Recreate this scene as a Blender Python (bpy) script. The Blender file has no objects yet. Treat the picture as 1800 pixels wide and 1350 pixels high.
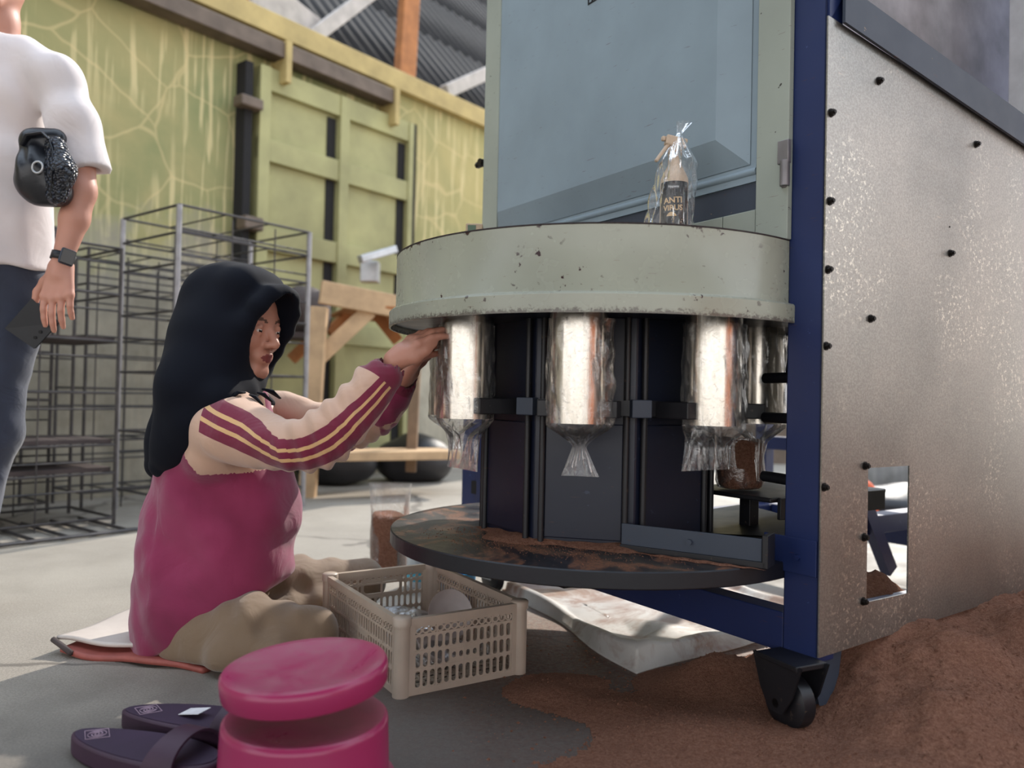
import bpy, math, random
import numpy as np
from mathutils import Matrix, Vector
random.seed(7); np.random.seed(7)
SC = bpy.context.scene
COL = SC.collection
# ------------------------------------------------------------------ camera
F_PX, PITCH, ROLL, CAM_H = 1389.4, 0.0166, 0.0216, 0.58
def _rot(pitch, roll):
    cp, sp, cr, sr = math.cos(pitch), math.sin(pitch), math.cos(roll), math.sin(roll)
    fwd = np.array([0, cp, sp]); up = np.array([0, -sp, cp]); rt = np.array([1., 0, 0])
    return np.stack([cr*rt+sr*up, -sr*rt+cr*up, fwd], 1)
CM = _rot(PITCH, ROLL)
cam_d = bpy.data.cameras.new('camera'); cam = bpy.data.objects.new('camera', cam_d); COL.objects.link(cam)
cam_d.sensor_width = 36.0; cam_d.lens = F_PX*36/1800; cam_d.clip_start = 0.02; cam_d.clip_end = 200
mm = np.eye(4); mm[:3, 0] = CM[:, 0]; mm[:3, 1] = CM[:, 1]; mm[:3, 2] = -CM[:, 2]; mm[:3, 3] = (0, 0, CAM_H)
cam.matrix_world = Matrix(mm.tolist())
cam_d.dof.use_dof = True; cam_d.dof.focus_distance = 1.62; cam_d.dof.aperture_fstop = 2.6
SC.camera = cam
# ------------------------------------------------------------------ light and exposure
SC.view_settings.view_transform = 'Standard'; SC.view_settings.look = 'None'
SC.view_settings.exposure = 0.35; SC.view_settings.gamma = 1.0; SC.view_settings.use_curve_mapping = False
wd = bpy.data.worlds.new('sky'); SC.world = wd; wd.use_nodes = True
nt = wd.node_tree; nt.nodes.clear()
wo = nt.nodes.new('ShaderNodeOutputWorld'); bg = nt.nodes.new('ShaderNodeBackground')
tc = nt.nodes.new('ShaderNodeTexCoord'); sx = nt.nodes.new('ShaderNodeSeparateXYZ'); cr_ = nt.nodes.new('ShaderNodeValToRGB')
nt.links.new(tc.outputs['Generated'], sx.inputs[0]); nt.links.new(sx.outputs['Z'], cr_.inputs[0])
cr_.color_ramp.elements[0].position = 0.0; cr_.color_ramp.elements[0].color = (0.98, 0.93, 0.88, 1)
cr_.color_ramp.elements[1].position = 0.6; cr_.color_ramp.elements[1].color = (0.72, 0.84, 1.0, 1)
nt.links.new(cr_.outputs[0], bg.inputs[0]); bg.inputs[1].default_value = 1.75
nt.links.new(bg.outputs[0], wo.inputs[0])
SUN_AZ, SUN_EL = math.radians(29), math.radians(37)
sd = bpy.data.lights.new('sun', 'SUN'); sd.energy = 3.6; sd.angle = math.radians(0.9); sd.color = (1.0, 0.93, 0.84)
sun = bpy.data.objects.new('sun', sd); COL.objects.link(sun)
sdir = Vector((math.sin(SUN_AZ)*math.cos(SUN_EL), math.cos(SUN_AZ)*math.cos(SUN_EL), math.sin(SUN_EL)))
sun.rotation_euler = sdir.to_track_quat('Z', 'Y').to_euler(); sun.location = sdir*20

# ------------------------------------------------------------------ measuring helpers (pixel of the 1800x1350 photo -> real point)
CAMP = np.array([0, 0, CAM_H])
def ray(x, y): return CM @ np.array([(x-900)/F_PX, -(y-675)/F_PX, 1.])
def at(x, y, Y): d = ray(x, y); return CAMP + d*(Y/d[1])
def atz(x, y, z): d = ray(x, y); return CAMP + d*((z-CAM_H)/d[2])
def onpl(x, y, o, n): d = ray(x, y); n = np.array(n); return CAMP + d*(np.dot(np.array(o)-CAMP, n)/np.dot(d, n))
# ------------------------------------------------------------------ materials
def lin(c):
    if isinstance(c, str): c = [int(c[i:i+2], 16)/255 for i in (0, 2, 4)]
    return tuple(((v/12.92) if v <= .04045 else ((v+.055)/1.055)**2.4) for v in c)+(1.0,)
class NM:
    def __init__(s, name):
        s.m = bpy.data.materials.new(name); s.m.use_nodes = True; s.t = s.m.node_tree
        s.b = s.t.nodes['Principled BSDF']; s.o = s.t.nodes['Material Output']
    def n(s, ty, **kw):
        x = s.t.nodes.new(ty)
        for k, v in kw.items(): setattr(x, k, v)
        return x
    def l(s, a, b): s.t.links.new(a, b)
    def coord(s, scale=(1, 1, 1), kind='Object', rot=(0, 0, 0)):
        c = s.n('ShaderNodeTexCoord'); mp = s.n('ShaderNodeMapping'); mp.inputs['Scale'].default_value = scale
        mp.inputs['Rotation'].default_value = rot
        s.l(c.outputs[kind], mp.inputs[0]); return mp.outputs[0]
    def noise(s, scale, detail=4, vec=None, rough=.55, dist=0):
        x = s.n('ShaderNodeTexNoise'); x.inputs['Scale'].default_value = scale; x.inputs['Detail'].default_value = detail
        x.inputs['Roughness'].default_value = rough; x.inputs['Distortion'].default_value = dist
        if vec is not None: s.l(vec, x.inputs['Vector'])
        return x.outputs['Fac']
    def ramp(s, fac, stops, interp='LINEAR'):
        x = s.n('ShaderNodeValToRGB'); x.color_ramp.interpolation = interp
        e = x.color_ramp.elements
        while len(e) < len(stops): e.new(0.5)
        for i, (p, c) in enumerate(stops):
            e[i].position = p; e[i].color = c if len(c) == 4 else tuple(c)+(1,)
        s.l(fac, x.inputs[0]); return x.outputs[0]
    def mixc(s, fac, a, b, mode='MIX'):
        x = s.n('ShaderNodeMix', data_type='RGBA', blend_type=mode)
        for sock, v in ((x.inputs[0], fac), (x.inputs[6], a), (x.inputs[7], b)):
            if hasattr(v, 'links'): s.l(v, sock)
            else: sock.default_value = v
        return x.outputs[2]
    def math(s, op, a, b=0.0, clamp=False):
        x = s.n('ShaderNodeMath', operation=op); x.use_clamp = clamp
        for sock, v in ((x.inputs[0], a), (x.inputs[1], b)):
            if hasattr(v, 'links'): s.l(v, sock)
            else: sock.default_value = v
        return x.outputs[0]
    def bump(s, h, strength=.3, dist=.002):
        x = s.n('ShaderNodeBump'); x.inputs['Strength'].default_value = strength; x.inputs['Distance'].default_value = dist
        s.l(h, x.inputs['Height']); s.l(x.outputs[0], s.b.inputs['Normal']); return x
    def set(s, **kw):
        for k, v in kw.items():
            sock = s.b.inputs[k.replace('_', ' ')]
            if hasattr(v, 'links'): s.l(v, sock)
            else: sock.default_value = v
        return s
BK, WH = (0, 0, 0, 1), (1, 1, 1, 1)
def simple(name, c, rough=.6, metal=0., vary=.12, scale=30, bump=0., bscale=200, **kw):
    m = NM(name); v = m.coord()
    f = m.noise(scale, 4, v); c = lin(c)
    dk = tuple(x*(1-vary*1.6) for x in c[:3])+(1,); lt = tuple(min(1, x*(1+vary)) for x in c[:3])+(1,)
    m.set(Base_Color=m.ramp(f, [(.3, dk), (.7, lt)]), Roughness=rough, Metallic=metal, **kw)
    if bump: m.bump(m.noise(bscale, 3, v), bump, .002)
    return m.m
# ------------------------------------------------------------------ mesh builder
def pinv(parent):
    return Matrix.Translation(parent.location) @ parent.rotation_euler.to_matrix().to_4x4() if parent.type == 'EMPTY' else None
def link(o, parent, recenter=True):
    COL.objects.link(o)
    if parent is not None:
        o.parent = parent
        if parent.type == 'EMPTY': o.matrix_parent_inverse = pinv(parent).inverted()
    elif recenter and o.type == 'MESH' and len(o.data.vertices):
        n = len(o.data.vertices); co = np.empty(n*3, np.float32); o.data.vertices.foreach_get('co', co); co = co.reshape(-1, 3)
        c = np.array([(co[:, 0].min()+co[:, 0].max())/2, (co[:, 1].min()+co[:, 1].max())/2, co[:, 2].min()])
        co -= c; o.data.vertices.foreach_set('co', co.ravel()); o.location = c; o.data.update()
    return o
def tag(o, label=None, cat=None, group=None, kind=None):
    if label: o['label'] = label
    if cat: o['category'] = cat
    if group: o['group'] = group
    if kind: o['kind'] = kind
    return o
def thing(name, loc, label, cat, group=None, rz=0.):
    o = bpy.data.objects.new(name, None); COL.objects.link(o); o.location = loc; o.rotation_euler = (0, 0, rz); o.empty_display_size = .05
    return tag(o, label, cat, group)
def basis(d, up=(0, 0, 1)):
    d = np.array(d, float); d /= np.linalg.norm(d); up = np.array(up, float)
    if abs(np.dot(d, up)) > .98: up = np.array([1., 0, 0]) if abs(d[0]) < .9 else np.array([0, 1., 0])
    s = np.cross(d, up); s /= np.linalg.norm(s); return d, s, np.cross(s, d)
class MB:
    def __init__(s, M=None): s.v = []; s.f = []; s.M = M
    def add(s, vs, fs):
        b = len(s.v)
        vs = np.array(vs, float)
        if s.M is not None: vs = vs @ s.M[:3, :3].T + s.M[:3, 3]
        s.v.extend(vs.tolist()); s.f.extend([tuple(i+b for i in f) for f in fs]); return s
    def box(s, x0, x1, y0, y1, z0, z1):
        return s.add([(x, y, z) for z in (z0, z1) for y in (y0, y1) for x in (x0, x1)],
                     [(0, 2, 3, 1), (4, 5, 7, 6), (0, 1, 5, 4), (2, 6, 7, 3), (0, 4, 6, 2), (1, 3, 7, 5)])
    def beam(s, p, q, w, h, up=(0, 0, 1)):
        p = np.array(p, float); q = np.array(q, float); d, sd_, u = basis(q-p, up)
        vs = [e+sd_*w/2*a+u*h/2*b for e in (p, q) for b in (-1, 1) for a in (-1, 1)]
        return s.add(vs, [(0, 1, 3, 2), (4, 6, 7, 5), (0, 4, 5, 1), (2, 3, 7, 6), (0, 2, 6, 4), (1, 5, 7, 3)])
    def tube(s, pts, r, n=10, caps=True, up=(0, 0, 1), sq=1.):
        pts = [np.array(p, float) for p in pts]; m = len(pts); rr = r if hasattr(r, '__len__') else [r]*m
        vs = []
        for i, p in enumerate(pts):
            d = pts[min(i+1, m-1)]-pts[max(i-1, 0)]; _, a, b = basis(d, up)
            for k in range(n):
                t = 2*math.pi*k/n; vs.append(p+rr[i]*(a*math.cos(t)+b*math.sin(t)*sq))
        fs = [(i*n+k, i*n+(k+1) % n, (i+1)*n+(k+1) % n, (i+1)*n+k) for i in range(m-1) for k in range(n)]
        if caps: fs += [tuple(range(n-1, -1, -1)), tuple(range((m-1)*n, m*n))]
        return s.add(vs, fs)
    def lathe(s, prof, n=48, c=(0, 0, 0), a0=0., a1=2*math.pi, axis=None):
        full = abs(a1-a0-2*math.pi) < 1e-6; k = n if full else n+1; vs = []; m = len(prof)
        for r, z in prof:
            for i in range(k):
                t = a0+(a1-a0)*i/n; vs.append((c[0]+r*math.cos(t), c[1]+r*math.sin(t), c[2]+z))
        fs = []
        for j in range(m-1):
            for i in range(n):
                i2 = (i+1) % k
                fs.append((j*k+i, j*k+i2, (j+1)*k+i2, (j+1)*k+i))
        return s.add(vs, fs)
    def prism(s, poly, z0, z1):
        n = len(poly); vs = [(x, y, z0) for x, y in poly]+[(x, y, z1) for x, y in poly]
        return s.add(vs, [tuple(range(n-1, -1, -1)), tuple(range(n, 2*n))]+[(i, (i+1) % n, n+(i+1) % n, n+i) for i in range(n)])
    def grid(s, fn, nu, nv, thick=0, closeu=False):
        vs = [fn(i/(nu-1), j/(nv-1)) for j in range(nv) for i in range(nu)]
        fs = [(j*nu+i, j*nu+i+1, (j+1)*nu+i+1, (j+1)*nu+i) for j in range(nv-1) for i in range(nu-1)]
        return s.add(vs, fs)
    def build(s, name, mat, parent=None, smooth=0, bevel=0, label=None, cat=None, group=None, kind=None, solid=0, sub=0):
        me = bpy.data.meshes.new(name); me.from_pydata(s.v, [], s.f); me.update()
        mats = mat if isinstance(mat, (list, tuple)) else [mat]
        for m in mats: me.materials.append(m)
        if smooth:
            me.polygons.foreach_set('use_smooth', [True]*len(me.polygons))
            if smooth < 180: me.set_sharp_from_angle(angle=math.radians(smooth))
        o = bpy.data.objects.new(name, me); link(o, parent)
        if solid: md = o.modifiers.new('s', 'SOLIDIFY'); md.thickness = solid; md.offset = 0
        if bevel: md = o.modifiers.new('b', 'BEVEL'); md.width = bevel; md.segments = 2; md.limit_method = 'ANGLE'; md.angle_limit = .6
        if sub: md = o.modifiers.new('u', 'SUBSURF'); md.levels = sub; md.render_levels = sub
        return tag(o, label, cat, group, kind)
# ------------------------------------------------------------------ smooth solid modelling (bodies, cloth): distance field -> surface nets
class Fld:
    def __init__(s, lo, hi, h):
        s.lo = np.array(lo, float); s.h = h; s.n = np.ceil((np.array(hi)-s.lo)/h).astype(int)+1
        s.d = np.full(tuple(s.n), .2, np.float32)
        s.ax = [(s.lo[i]+h*np.arange(s.n[i])).astype(np.float32) for i in range(3)]
    def blk(s, lo, hi, pad):
        a = np.clip(np.floor((np.array(lo)-pad-s.lo)/s.h).astype(int), 0, s.n); b = np.clip(np.ceil((np.array(hi)+pad-s.lo)/s.h).astype(int)+1, 0, s.n)
        if np.any(b-a <= 0): return None
        sl = tuple(slice(a[i], b[i]) for i in range(3))
        return sl, s.ax[0][sl[0]][:, None, None], s.ax[1][sl[1]][None, :, None], s.ax[2][sl[2]][None, None, :]
    def op(s, lo, hi, fn, k, sub=False):
        r = s.blk(lo, hi, max(k, 0)+3*s.h+.004)
        if r is None: return s
        sl, X, Y, Z = r; v = fn(X, Y, Z).astype(np.float32); c = s.d[sl]
        if sub:
            v = -v
            hh = np.clip(.5-.5*(c-v)/max(k, 1e-6), 0, 1); s.d[sl] = c*(1-hh)+v*hh + k*hh*(1-hh)
        else:
            hh = np.clip(.5+.5*(v-c)/max(k, 1e-6), 0, 1); s.d[sl] = v*(1-hh)+c*hh - k*hh*(1-hh)
        return s
    def cap(s, a, b, ra, rb=None, k=.01, sub=False, sq=None):
        rb = ra if rb is None else rb; a = np.array(a, float); b = np.array(b, float); ab = b-a; L2 = max(np.dot(ab, ab), 1e-9)
        R = max(ra, rb)
        if sq is not None: ax = np.array(sq[0], float); ax /= np.linalg.norm(ax); fac = sq[1]; R *= max(1, fac)
        def fn(X, Y, Z):
            px, py, pz = X-a[0], Y-a[1], Z-a[2]
            t = np.clip((px*ab[0]+py*ab[1]+pz*ab[2])/L2, 0, 1)
            qx, qy, qz = px-t*ab[0], py-t*ab[1], pz-t*ab[2]
            if sq is not None:
                w = qx*ax[0]+qy*ax[1]+qz*ax[2]; g = (1/fac-1)*w
                qx, qy, qz = qx+g*ax[0], qy+g*ax[1], qz+g*ax[2]
            return (np.sqrt(qx*qx+qy*qy+qz*qz)-(ra+(rb-ra)*t))*(min(1, fac) if sq is not None else 1)
        return s.op(np.minimum(a, b)-R, np.maximum(a, b)+R, fn, k, sub)
    def chain(s, pts, rs, k=.01, sq=None):
        for i in range(len(pts)-1): s.cap(pts[i], pts[i+1], rs[i], rs[i+1], k, sq=sq)
        return s
    def ell(s, c, r, k=.01, R=None, sub=False):
        c = np.array(c, float); r = np.array(r, float); R = np.eye(3) if R is None else np.array(R); mr = r.max()
        def fn(X, Y, Z):
            x, y, z = X-c[0], Y-c[1], Z-c[2]
            u = [(x*R[0, i]+y*R[1, i]+z*R[2, i]) for i in range(3)]
            k0 = np.sqrt(sum((u[i]/r[i])**2 for i in range(3))); k1 = np.sqrt(sum((u[i]/r[i]**2)**2 for i in range(3)))
            return k0*(k0-1)/np.maximum(k1, 1e-6)
        return s.op(c-mr, c+mr, fn, k, sub)
    def half(s, p, n, k=.004):   # cut away the side the normal points to
        p = np.array(p, float); n = np.array(n, float); n /= np.linalg.norm(n)
        X, Y, Z = s.ax[0][:, None, None], s.ax[1][None, :, None], s.ax[2][None, None, :]
        v = (X-p[0])*n[0]+(Y-p[1])*n[1]+(Z-p[2])*n[2]
        hh = np.clip(.5-.5*(s.d-v)/max(k, 1e-6), 0, 1); s.d = (s.d*(1-hh)+v*hh+k*hh*(1-hh)).astype(np.float32)
        return s
    def disp(s, fn):
        m = np.abs(s.d) < .04; i = np.nonzero(m)
        X, Y, Z = s.ax[0][i[0]], s.ax[1][i[1]], s.ax[2][i[2]]
        s.d[m] += fn(X, Y, Z).astype(np.float32); return s
    def mesh(s, name, mat, parent, attrs=None, relax=1, **kw):
        d = s.d; ins = d < 0
        n0, n1, n2 = d.shape
        cnt = np.zeros((n0-1, n1-1, n2-1), np.int8)
        for i in (0, 1):
            for j in (0, 1):
                for k in (0, 1): cnt += ins[i:n0-1+i, j:n1-1+j, k:n2-1+k]
        ci = np.argwhere((cnt > 0) & (cnt < 8)); N = len(ci)
        corners = np.array([(i, j, k) for i in (0, 1) for j in (0, 1) for k in (0, 1)])
        val = np.stack([d[ci[:, 0]+c[0], ci[:, 1]+c[1], ci[:, 2]+c[2]] for c in corners], 1)
        acc = np.zeros((N, 3)); w = np.zeros(N)
        for a in range(8):
            for b in range(a+1, 8):
                if np.abs(corners[a]-corners[b]).sum() != 1: continue
                m = (val[:, a] < 0) != (val[:, b] < 0)
                t = np.where(m, val[:, a]/np.where(m, val[:, a]-val[:, b], 1), 0)
                acc += np.where(m[:, None], corners[a]+t[:, None]*(corners[b]-corners[a]), 0); w += m
        P = s.lo+(ci+acc/w[:, None])*s.h
        idx = np.full(cnt.shape, -1, np.int32); idx[ci[:, 0], ci[:, 1], ci[:, 2]] = np.arange(N)
        quads = []
        for ax in range(3):
            o1, o2 = (ax+1) % 3, (ax+2) % 3
            sl0 = [slice(None)]*3; sl1 = [slice(None)]*3; sl0[ax] = slice(0, -1); sl1[ax] = slice(1, None)
            A = ins[tuple(sl0)]; B = ins[tuple(sl1)]
            e = np.argwhere(A != B)
            ok = (e[:, o1] > 0) & (e[:, o2] > 0) & (e[:, o1] < idx.shape[o1]) & (e[:, o2] < idx.shape[o2]); e = e[ok]
            fl = A[e[:, 0], e[:, 1], e[:, 2]]
            q = []
            for da, db in ((1, 1), (0, 1), (0, 0), (1, 0)):
                g = e.copy(); g[:, o1] -= da; g[:, o2] -= db; q.append(idx[g[:, 0], g[:, 1], g[:, 2]])
            q = np.stack(q, 1); q[~fl] = q[~fl][:, ::-1]; quads.append(q)
        Q = np.concatenate(quads); Q = Q[(Q >= 0).all(1)]
        for _ in range(relax):
            S = np.zeros_like(P); c = np.zeros(N)
            for a in range(4):
                for b in ((a+1) % 4,):
                    np.add.at(S, Q[:, a], P[Q[:, b]]); np.add.at(c, Q[:, a], 1)
                    np.add.at(S, Q[:, b], P[Q[:, a]]); np.add.at(c, Q[:, b], 1)
            P = P*.4+.6*S/np.maximum(c, 1)[:, None]
        me = bpy.data.meshes.new(name)
        me.vertices.add(N); me.vertices.foreach_set('co', P.astype(np.float32).ravel())
        me.loops.add(len(Q)*4); me.loops.foreach_set('vertex_index', Q.astype(np.int32).ravel())
        me.polygons.add(len(Q)); me.polygons.foreach_set('loop_start', np.arange(0, len(Q)*4, 4, dtype=np.int32))
        me.polygons.foreach_set('loop_total', np.full(len(Q), 4, np.int32))
        me.update(calc_edges=True); me.polygons.foreach_set('use_smooth', [True]*len(Q))
        me.materials.append(mat)
        if attrs:
            for nm, f in attrs.items():
                a = me.attributes.new(nm, 'FLOAT', 'POINT'); a.data.foreach_set('value', f(P).astype(np.float32))
        o = bpy.data.objects.new(name, me); link(o, parent); return tag(o, **kw)
def wob(X, Y, Z, f, ph=0.):
    return (np.sin(f*(X+.6*Z)+1.3*np.sin(f*.7*Y+ph)+ph)+np.sin(f*.8*(Y-.7*X)+1.1*np.sin(f*.6*Z+2*ph)+1.7*ph)+np.sin(f*(.9*Z+.5*Y)+1.2*np.sin(f*.5*X)+ph*.6))/3
# ------------------------------------------------------------------ material library
def m_concrete():
    m = NM('concrete_floor'); v = m.coord()
    a = m.noise(1.3, 6, v, .6); b = m.noise(60, 5, v, .7); c = m.noise(6, 5, v, .6)
    base = m.ramp(a, [(.3, lin('7d756b')), (.7, lin('a0988c'))])
    sp0 = m.ramp(m.noise(230, 4, v, .8), [(.40, BK), (.62, WH)]); base = m.mixc(m.math('MULTIPLY', b, .35), base, lin('56504a')); base = m.mixc(m.math('MULTIPLY', sp0, .35), base, lin('c8c0b2'))
    vc = m.n('ShaderNodeTexVoronoi', feature='DISTANCE_TO_EDGE'); vc.inputs['Scale'].default_value = .9; dq = m.n('ShaderNodeMix', data_type='RGBA'); dq.inputs[0].default_value = .10; nq = m.n('ShaderNodeTexNoise'); nq.inputs['Scale'].default_value = 5; m.l(v, nq.inputs['Vector']); m.l(v, dq.inputs[6]); m.l(nq.outputs['Color'], dq.inputs[7]); m.l(dq.outputs[2], vc.inputs['Vector'])
    base = m.mixc(m.math('MULTIPLY', m.ramp(vc.outputs['Distance'], [(.0, WH), (.004, WH), (.008, BK)]), .6), base, lin('4a443e'))
    # coir dust staining around the machine: world position mask
    g = m.n('ShaderNodeNewGeometry'); sp = m.n('ShaderNodeSeparateXYZ'); m.l(g.outputs['Position'], sp.inputs[0])
    # distance to (.75,1.3)
    dx = m.math('MULTIPLY', m.math('SUBTRACT', sp.outputs[0], .62), .92); dy = m.math('SUBTRACT', sp.outputs[1], 1.55)
    dist = m.math('SQRT', m.math('ADD', m.math('MULTIPLY', dx, dx), m.math('MULTIPLY', dy, dy)))
    dist = m.math('ADD', dist, m.math('MULTIPLY', m.math('SUBTRACT', c, .5), .5))
    mask = m.ramp(dist, [(.62, WH), (1.25, BK)])
    mask2 = m.math('MULTIPLY', mask, m.ramp(m.noise(90, 4, v, .8), [(.25, BK), (.6, WH)]), True)
    dust = m.ramp(b, [(.3, lin('5a3a2c')), (.7, lin('8a5d45'))])
    col = m.mixc(mask2, base, dust)
    # shade over the near floor, painted darker into the colour
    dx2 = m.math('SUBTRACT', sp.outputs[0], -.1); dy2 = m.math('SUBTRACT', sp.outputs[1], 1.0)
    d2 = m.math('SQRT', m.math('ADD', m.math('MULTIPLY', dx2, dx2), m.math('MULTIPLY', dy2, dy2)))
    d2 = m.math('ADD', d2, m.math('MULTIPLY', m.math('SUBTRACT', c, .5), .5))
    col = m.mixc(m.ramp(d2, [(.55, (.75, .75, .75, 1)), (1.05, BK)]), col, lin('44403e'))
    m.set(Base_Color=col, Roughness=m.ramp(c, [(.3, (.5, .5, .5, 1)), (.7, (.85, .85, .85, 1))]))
    h = m.math('ADD', m.math('MULTIPLY', b, .6), m.math('MULTIPLY', m.noise(250, 3, v), .5)); m.bump(h, .35, .003)
    return m.m
M = {}
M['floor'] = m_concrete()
def m_coir(name='coir_powder', lo='8c5a48', hi='c8967c'):
    m = NM(name); v = m.coord(kind='Object')
    a = m.noise(160, 6, v, .8); b = m.noise(12, 4, v); 
    c = m.ramp(a, [(.3, lin(lo)), (.62, lin(hi)), (.8, lin('c9a07c'))])
    c = m.mixc(m.math('MULTIPLY', b, .35), c, lin('74493b'))
    m.set(Base_Color=c, Roughness=.95, Specular_IOR_Level=.15)
    h = m.math('ADD', m.noise(420, 3, v, .7), m.math('MULTIPLY', m.noise(85, 5, v, .8), 2.5)); m.bump(h, 1., .010); return m.m
M['coir'] = m_coir()
def m_paint(name, c, chip='2a2420', edge=0, gloss=.35, spots=.66, band=None, rust='5b3a2c', spec=.5):
    m = NM(name); v = m.coord()
    f = m.noise(4, 4, v); cl = lin(c)
    base = m.ramp(f, [(.3, tuple(x*.88 for x in cl[:3])+(1,)), (.7, tuple(min(1, x*1.08) for x in cl[:3])+(1,))])
    sp = m.ramp(m.noise(75, 3, v, .5), [(spots, BK), (spots+.012, WH)])
    sp2 = m.ramp(m.noise(14, 2, v), [(.45, BK), (.6, WH)])
    fac = m.math('MULTIPLY', sp, sp2)
    if band:   # chips gather along two rims given in object height
        s = m.n('ShaderNodeSeparateXYZ'); m.l(m.coord(), s.inputs[0])
        nz = m.math('MULTIPLY', m.math('SUBTRACT', m.noise(55, 5, v, .7), .5), .05)
        nz2 = m.math('MULTIPLY', m.math('SUBTRACT', m.noise(9, 2, v), .52), .10)
        zz = m.math('ADD', m.math('ADD', s.outputs[2], nz), nz2)
        fac = m.math('MAXIMUM', fac, m.ramp(zz, [(band[1]-.002, BK), (band[1], WH)]))
        nz3 = m.math('MULTIPLY', m.math('SUBTRACT', m.noise(120, 4, v, .8), .5), .04)
        fac = m.math('MAXIMUM', fac, m.math('MULTIPLY', m.ramp(m.math('ADD', s.outputs[2], nz3), [(band[0], WH), (band[0]+.004, BK)]), .7))
    # hairline scratches
    sc = m.noise(30, 2, m.coord((1, 1, 14), rot=(.3, .2, .9)), .5, 0)
    scr = m.math('MULTIPLY', m.ramp(sc, [(.735, BK), (.745, WH)]), .6)
    col = m.mixc(fac, base, lin(chip)); col = m.mixc(scr, col, lin(rust))
    m.set(Base_Color=col, Roughness=m.math('ADD', gloss, m.math('MULTIPLY', m.noise(20, 3, v), .2)), Specular_IOR_Level=spec)
    m.bump(m.math('ADD', m.noise(18, 2, v), m.math('MULTIPLY', fac, -1.0)), .12, .002); return m.m
M['hood'] = m_paint('grey_green_enamel', 'a0a293', chip='3a2426', band=(.731, .889), gloss=.16)
M['doorgrey'] = m_paint('pale_grey_green_enamel', '9ea499', spots=.72, gloss=.4)
M['doorblue'] = m_paint('dusty_blue_grey_enamel', '8a9aa4', spots=.80, gloss=.42)
M['blue'] = m_paint('navy_machine_enamel', '1b2a58', chip='3a4a78', spots=.7, gloss=.34)
M['darkblue'] = m_paint('dark_blue_black_enamel', '141a2c', chip='2c3448', spots=.7, gloss=.3)
M['black'] = m_paint('black_steel_enamel', '17171c', chip='4a4038', spots=.68, gloss=.36)
M['bar'] = m_paint('dusty_dark_grey_enamel', '3a4250', chip='8c7a66', spots=.72, gloss=.45)
def m_disc():
    m = NM('disc_black_enamel'); v = m.coord()
    a = m.noise(6, 5, v, .65, 1.0); b = m.noise(170, 4, v, .8)
    c = m.mixc(m.ramp(a, [(.5, BK), (.72, WH)]), lin('17181f'), lin('4a4138'))
    sp = m.ramp(b, [(.6, BK), (.66, WH)]); big = m.ramp(m.noise(6, 3, m.coord((1.5, 1, 1)), .6, 1.5), [(.49, BK), (.62, WH)])
    c = m.mixc(m.math('MULTIPLY', sp, .55), c, lin('7a5a45'))
    g = m.n('ShaderNodeNewGeometry'); sn_ = m.n('ShaderNodeSeparateXYZ'); m.l(g.outputs['Normal'], sn_.inputs[0]); upm = m.ramp(sn_.outputs[2], [(.8, BK), (.95, WH)]); c = m.mixc(upm, lin('14151c'), c)
    c = m.mixc(m.math('MULTIPLY', upm, m.math('MULTIPLY', m.math('MULTIPLY', big, m.ramp(b, [(.38, BK), (.5, WH)])), .8)), c, lin('8a5c42'))
    m.set(Base_Color=c, Roughness=m.ramp(a, [(.3, (.3, .3, .3, 1)), (.7, (.6, .6, .6, 1))])); m.bump(b, .2, .001); return m.m
M['disc'] = m_disc()
def m_steel_panel():
    m = NM('bare_mill_steel'); v = m.coord()
    a = m.noise(3.0, 5, v, .6); fine = m.noise(240, 4, v, .8); mid = m.noise(38, 4, v, .7)
    c = m.ramp(a, [(.3, lin('a09f9a')), (.7, lin('bab4ac'))])
    c = m.mixc(m.math('MULTIPLY', m.ramp(fine, [(.42, BK), (.56, WH)]), .32), c, lin('5d5a58'))
    # scuffs and flaked patches
    s = m.n('ShaderNodeSeparateXYZ'); m.l(v, s.inputs[0])
    patch = m.math('MULTIPLY', m.ramp(m.noise(110, 4, v, .75), [(.57, BK), (.60, WH)]), m.ramp(m.noise(3.2, 2, v), [(.46, BK), (.60, WH)]))
    c = m.mixc(m.math('MULTIPLY', patch, .8), c, lin('e6e0d2'))
    scr = m.ramp(m.noise(26, 2, m.coord((1, 1, 9), rot=(0, .5, .3))), [(.72, BK), (.73, WH)])
    c = m.mixc(m.math('MULTIPLY', scr, .5), c, lin('cbb9a8'))
    m.set(Base_Color=c, Metallic=.85, Roughness=m.ramp(m.math('ADD', m.math('MULTIPLY', mid, .4), m.math('MULTIPLY', a, .6)), [(.3, (.27, .27, .27, 1)), (.7, (.42, .42, .42, 1))]))
    m.bump(m.math('ADD', m.math('MULTIPLY', fine, .4), m.math('MULTIPLY', mid, .3)), .25, .0015); return m.m
M['steel'] = m_steel_panel()
def m_tube():
    m = NM('stainless_tube'); v = m.coord((1, 1, .04))
    a = m.noise(90, 4, v, .6); v2 = m.coord(); d = m.ramp(m.noise(120, 3, v2, .6), [(.66, BK), (.7, WH)])
    c = m.mixc(m.math('MULTIPLY', d, .35), lin('d8d2c8'), lin('7c6a58'))
    m.set(Base_Color=c, Metallic=1., Roughness=m.ramp(a, [(.3, (.16, .16, .16, 1)), (.7, (.30, .30, .30, 1))])); m.bump(a, .06, .001); return m.m
M['tube'] = m_tube()
M['bolt'] = simple('dark_bolt_steel', '2a2624', .45, .7)
M['galv'] = simple('galvanised_steel', 'b4b6b8', .4, .6, scale=12)
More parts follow.
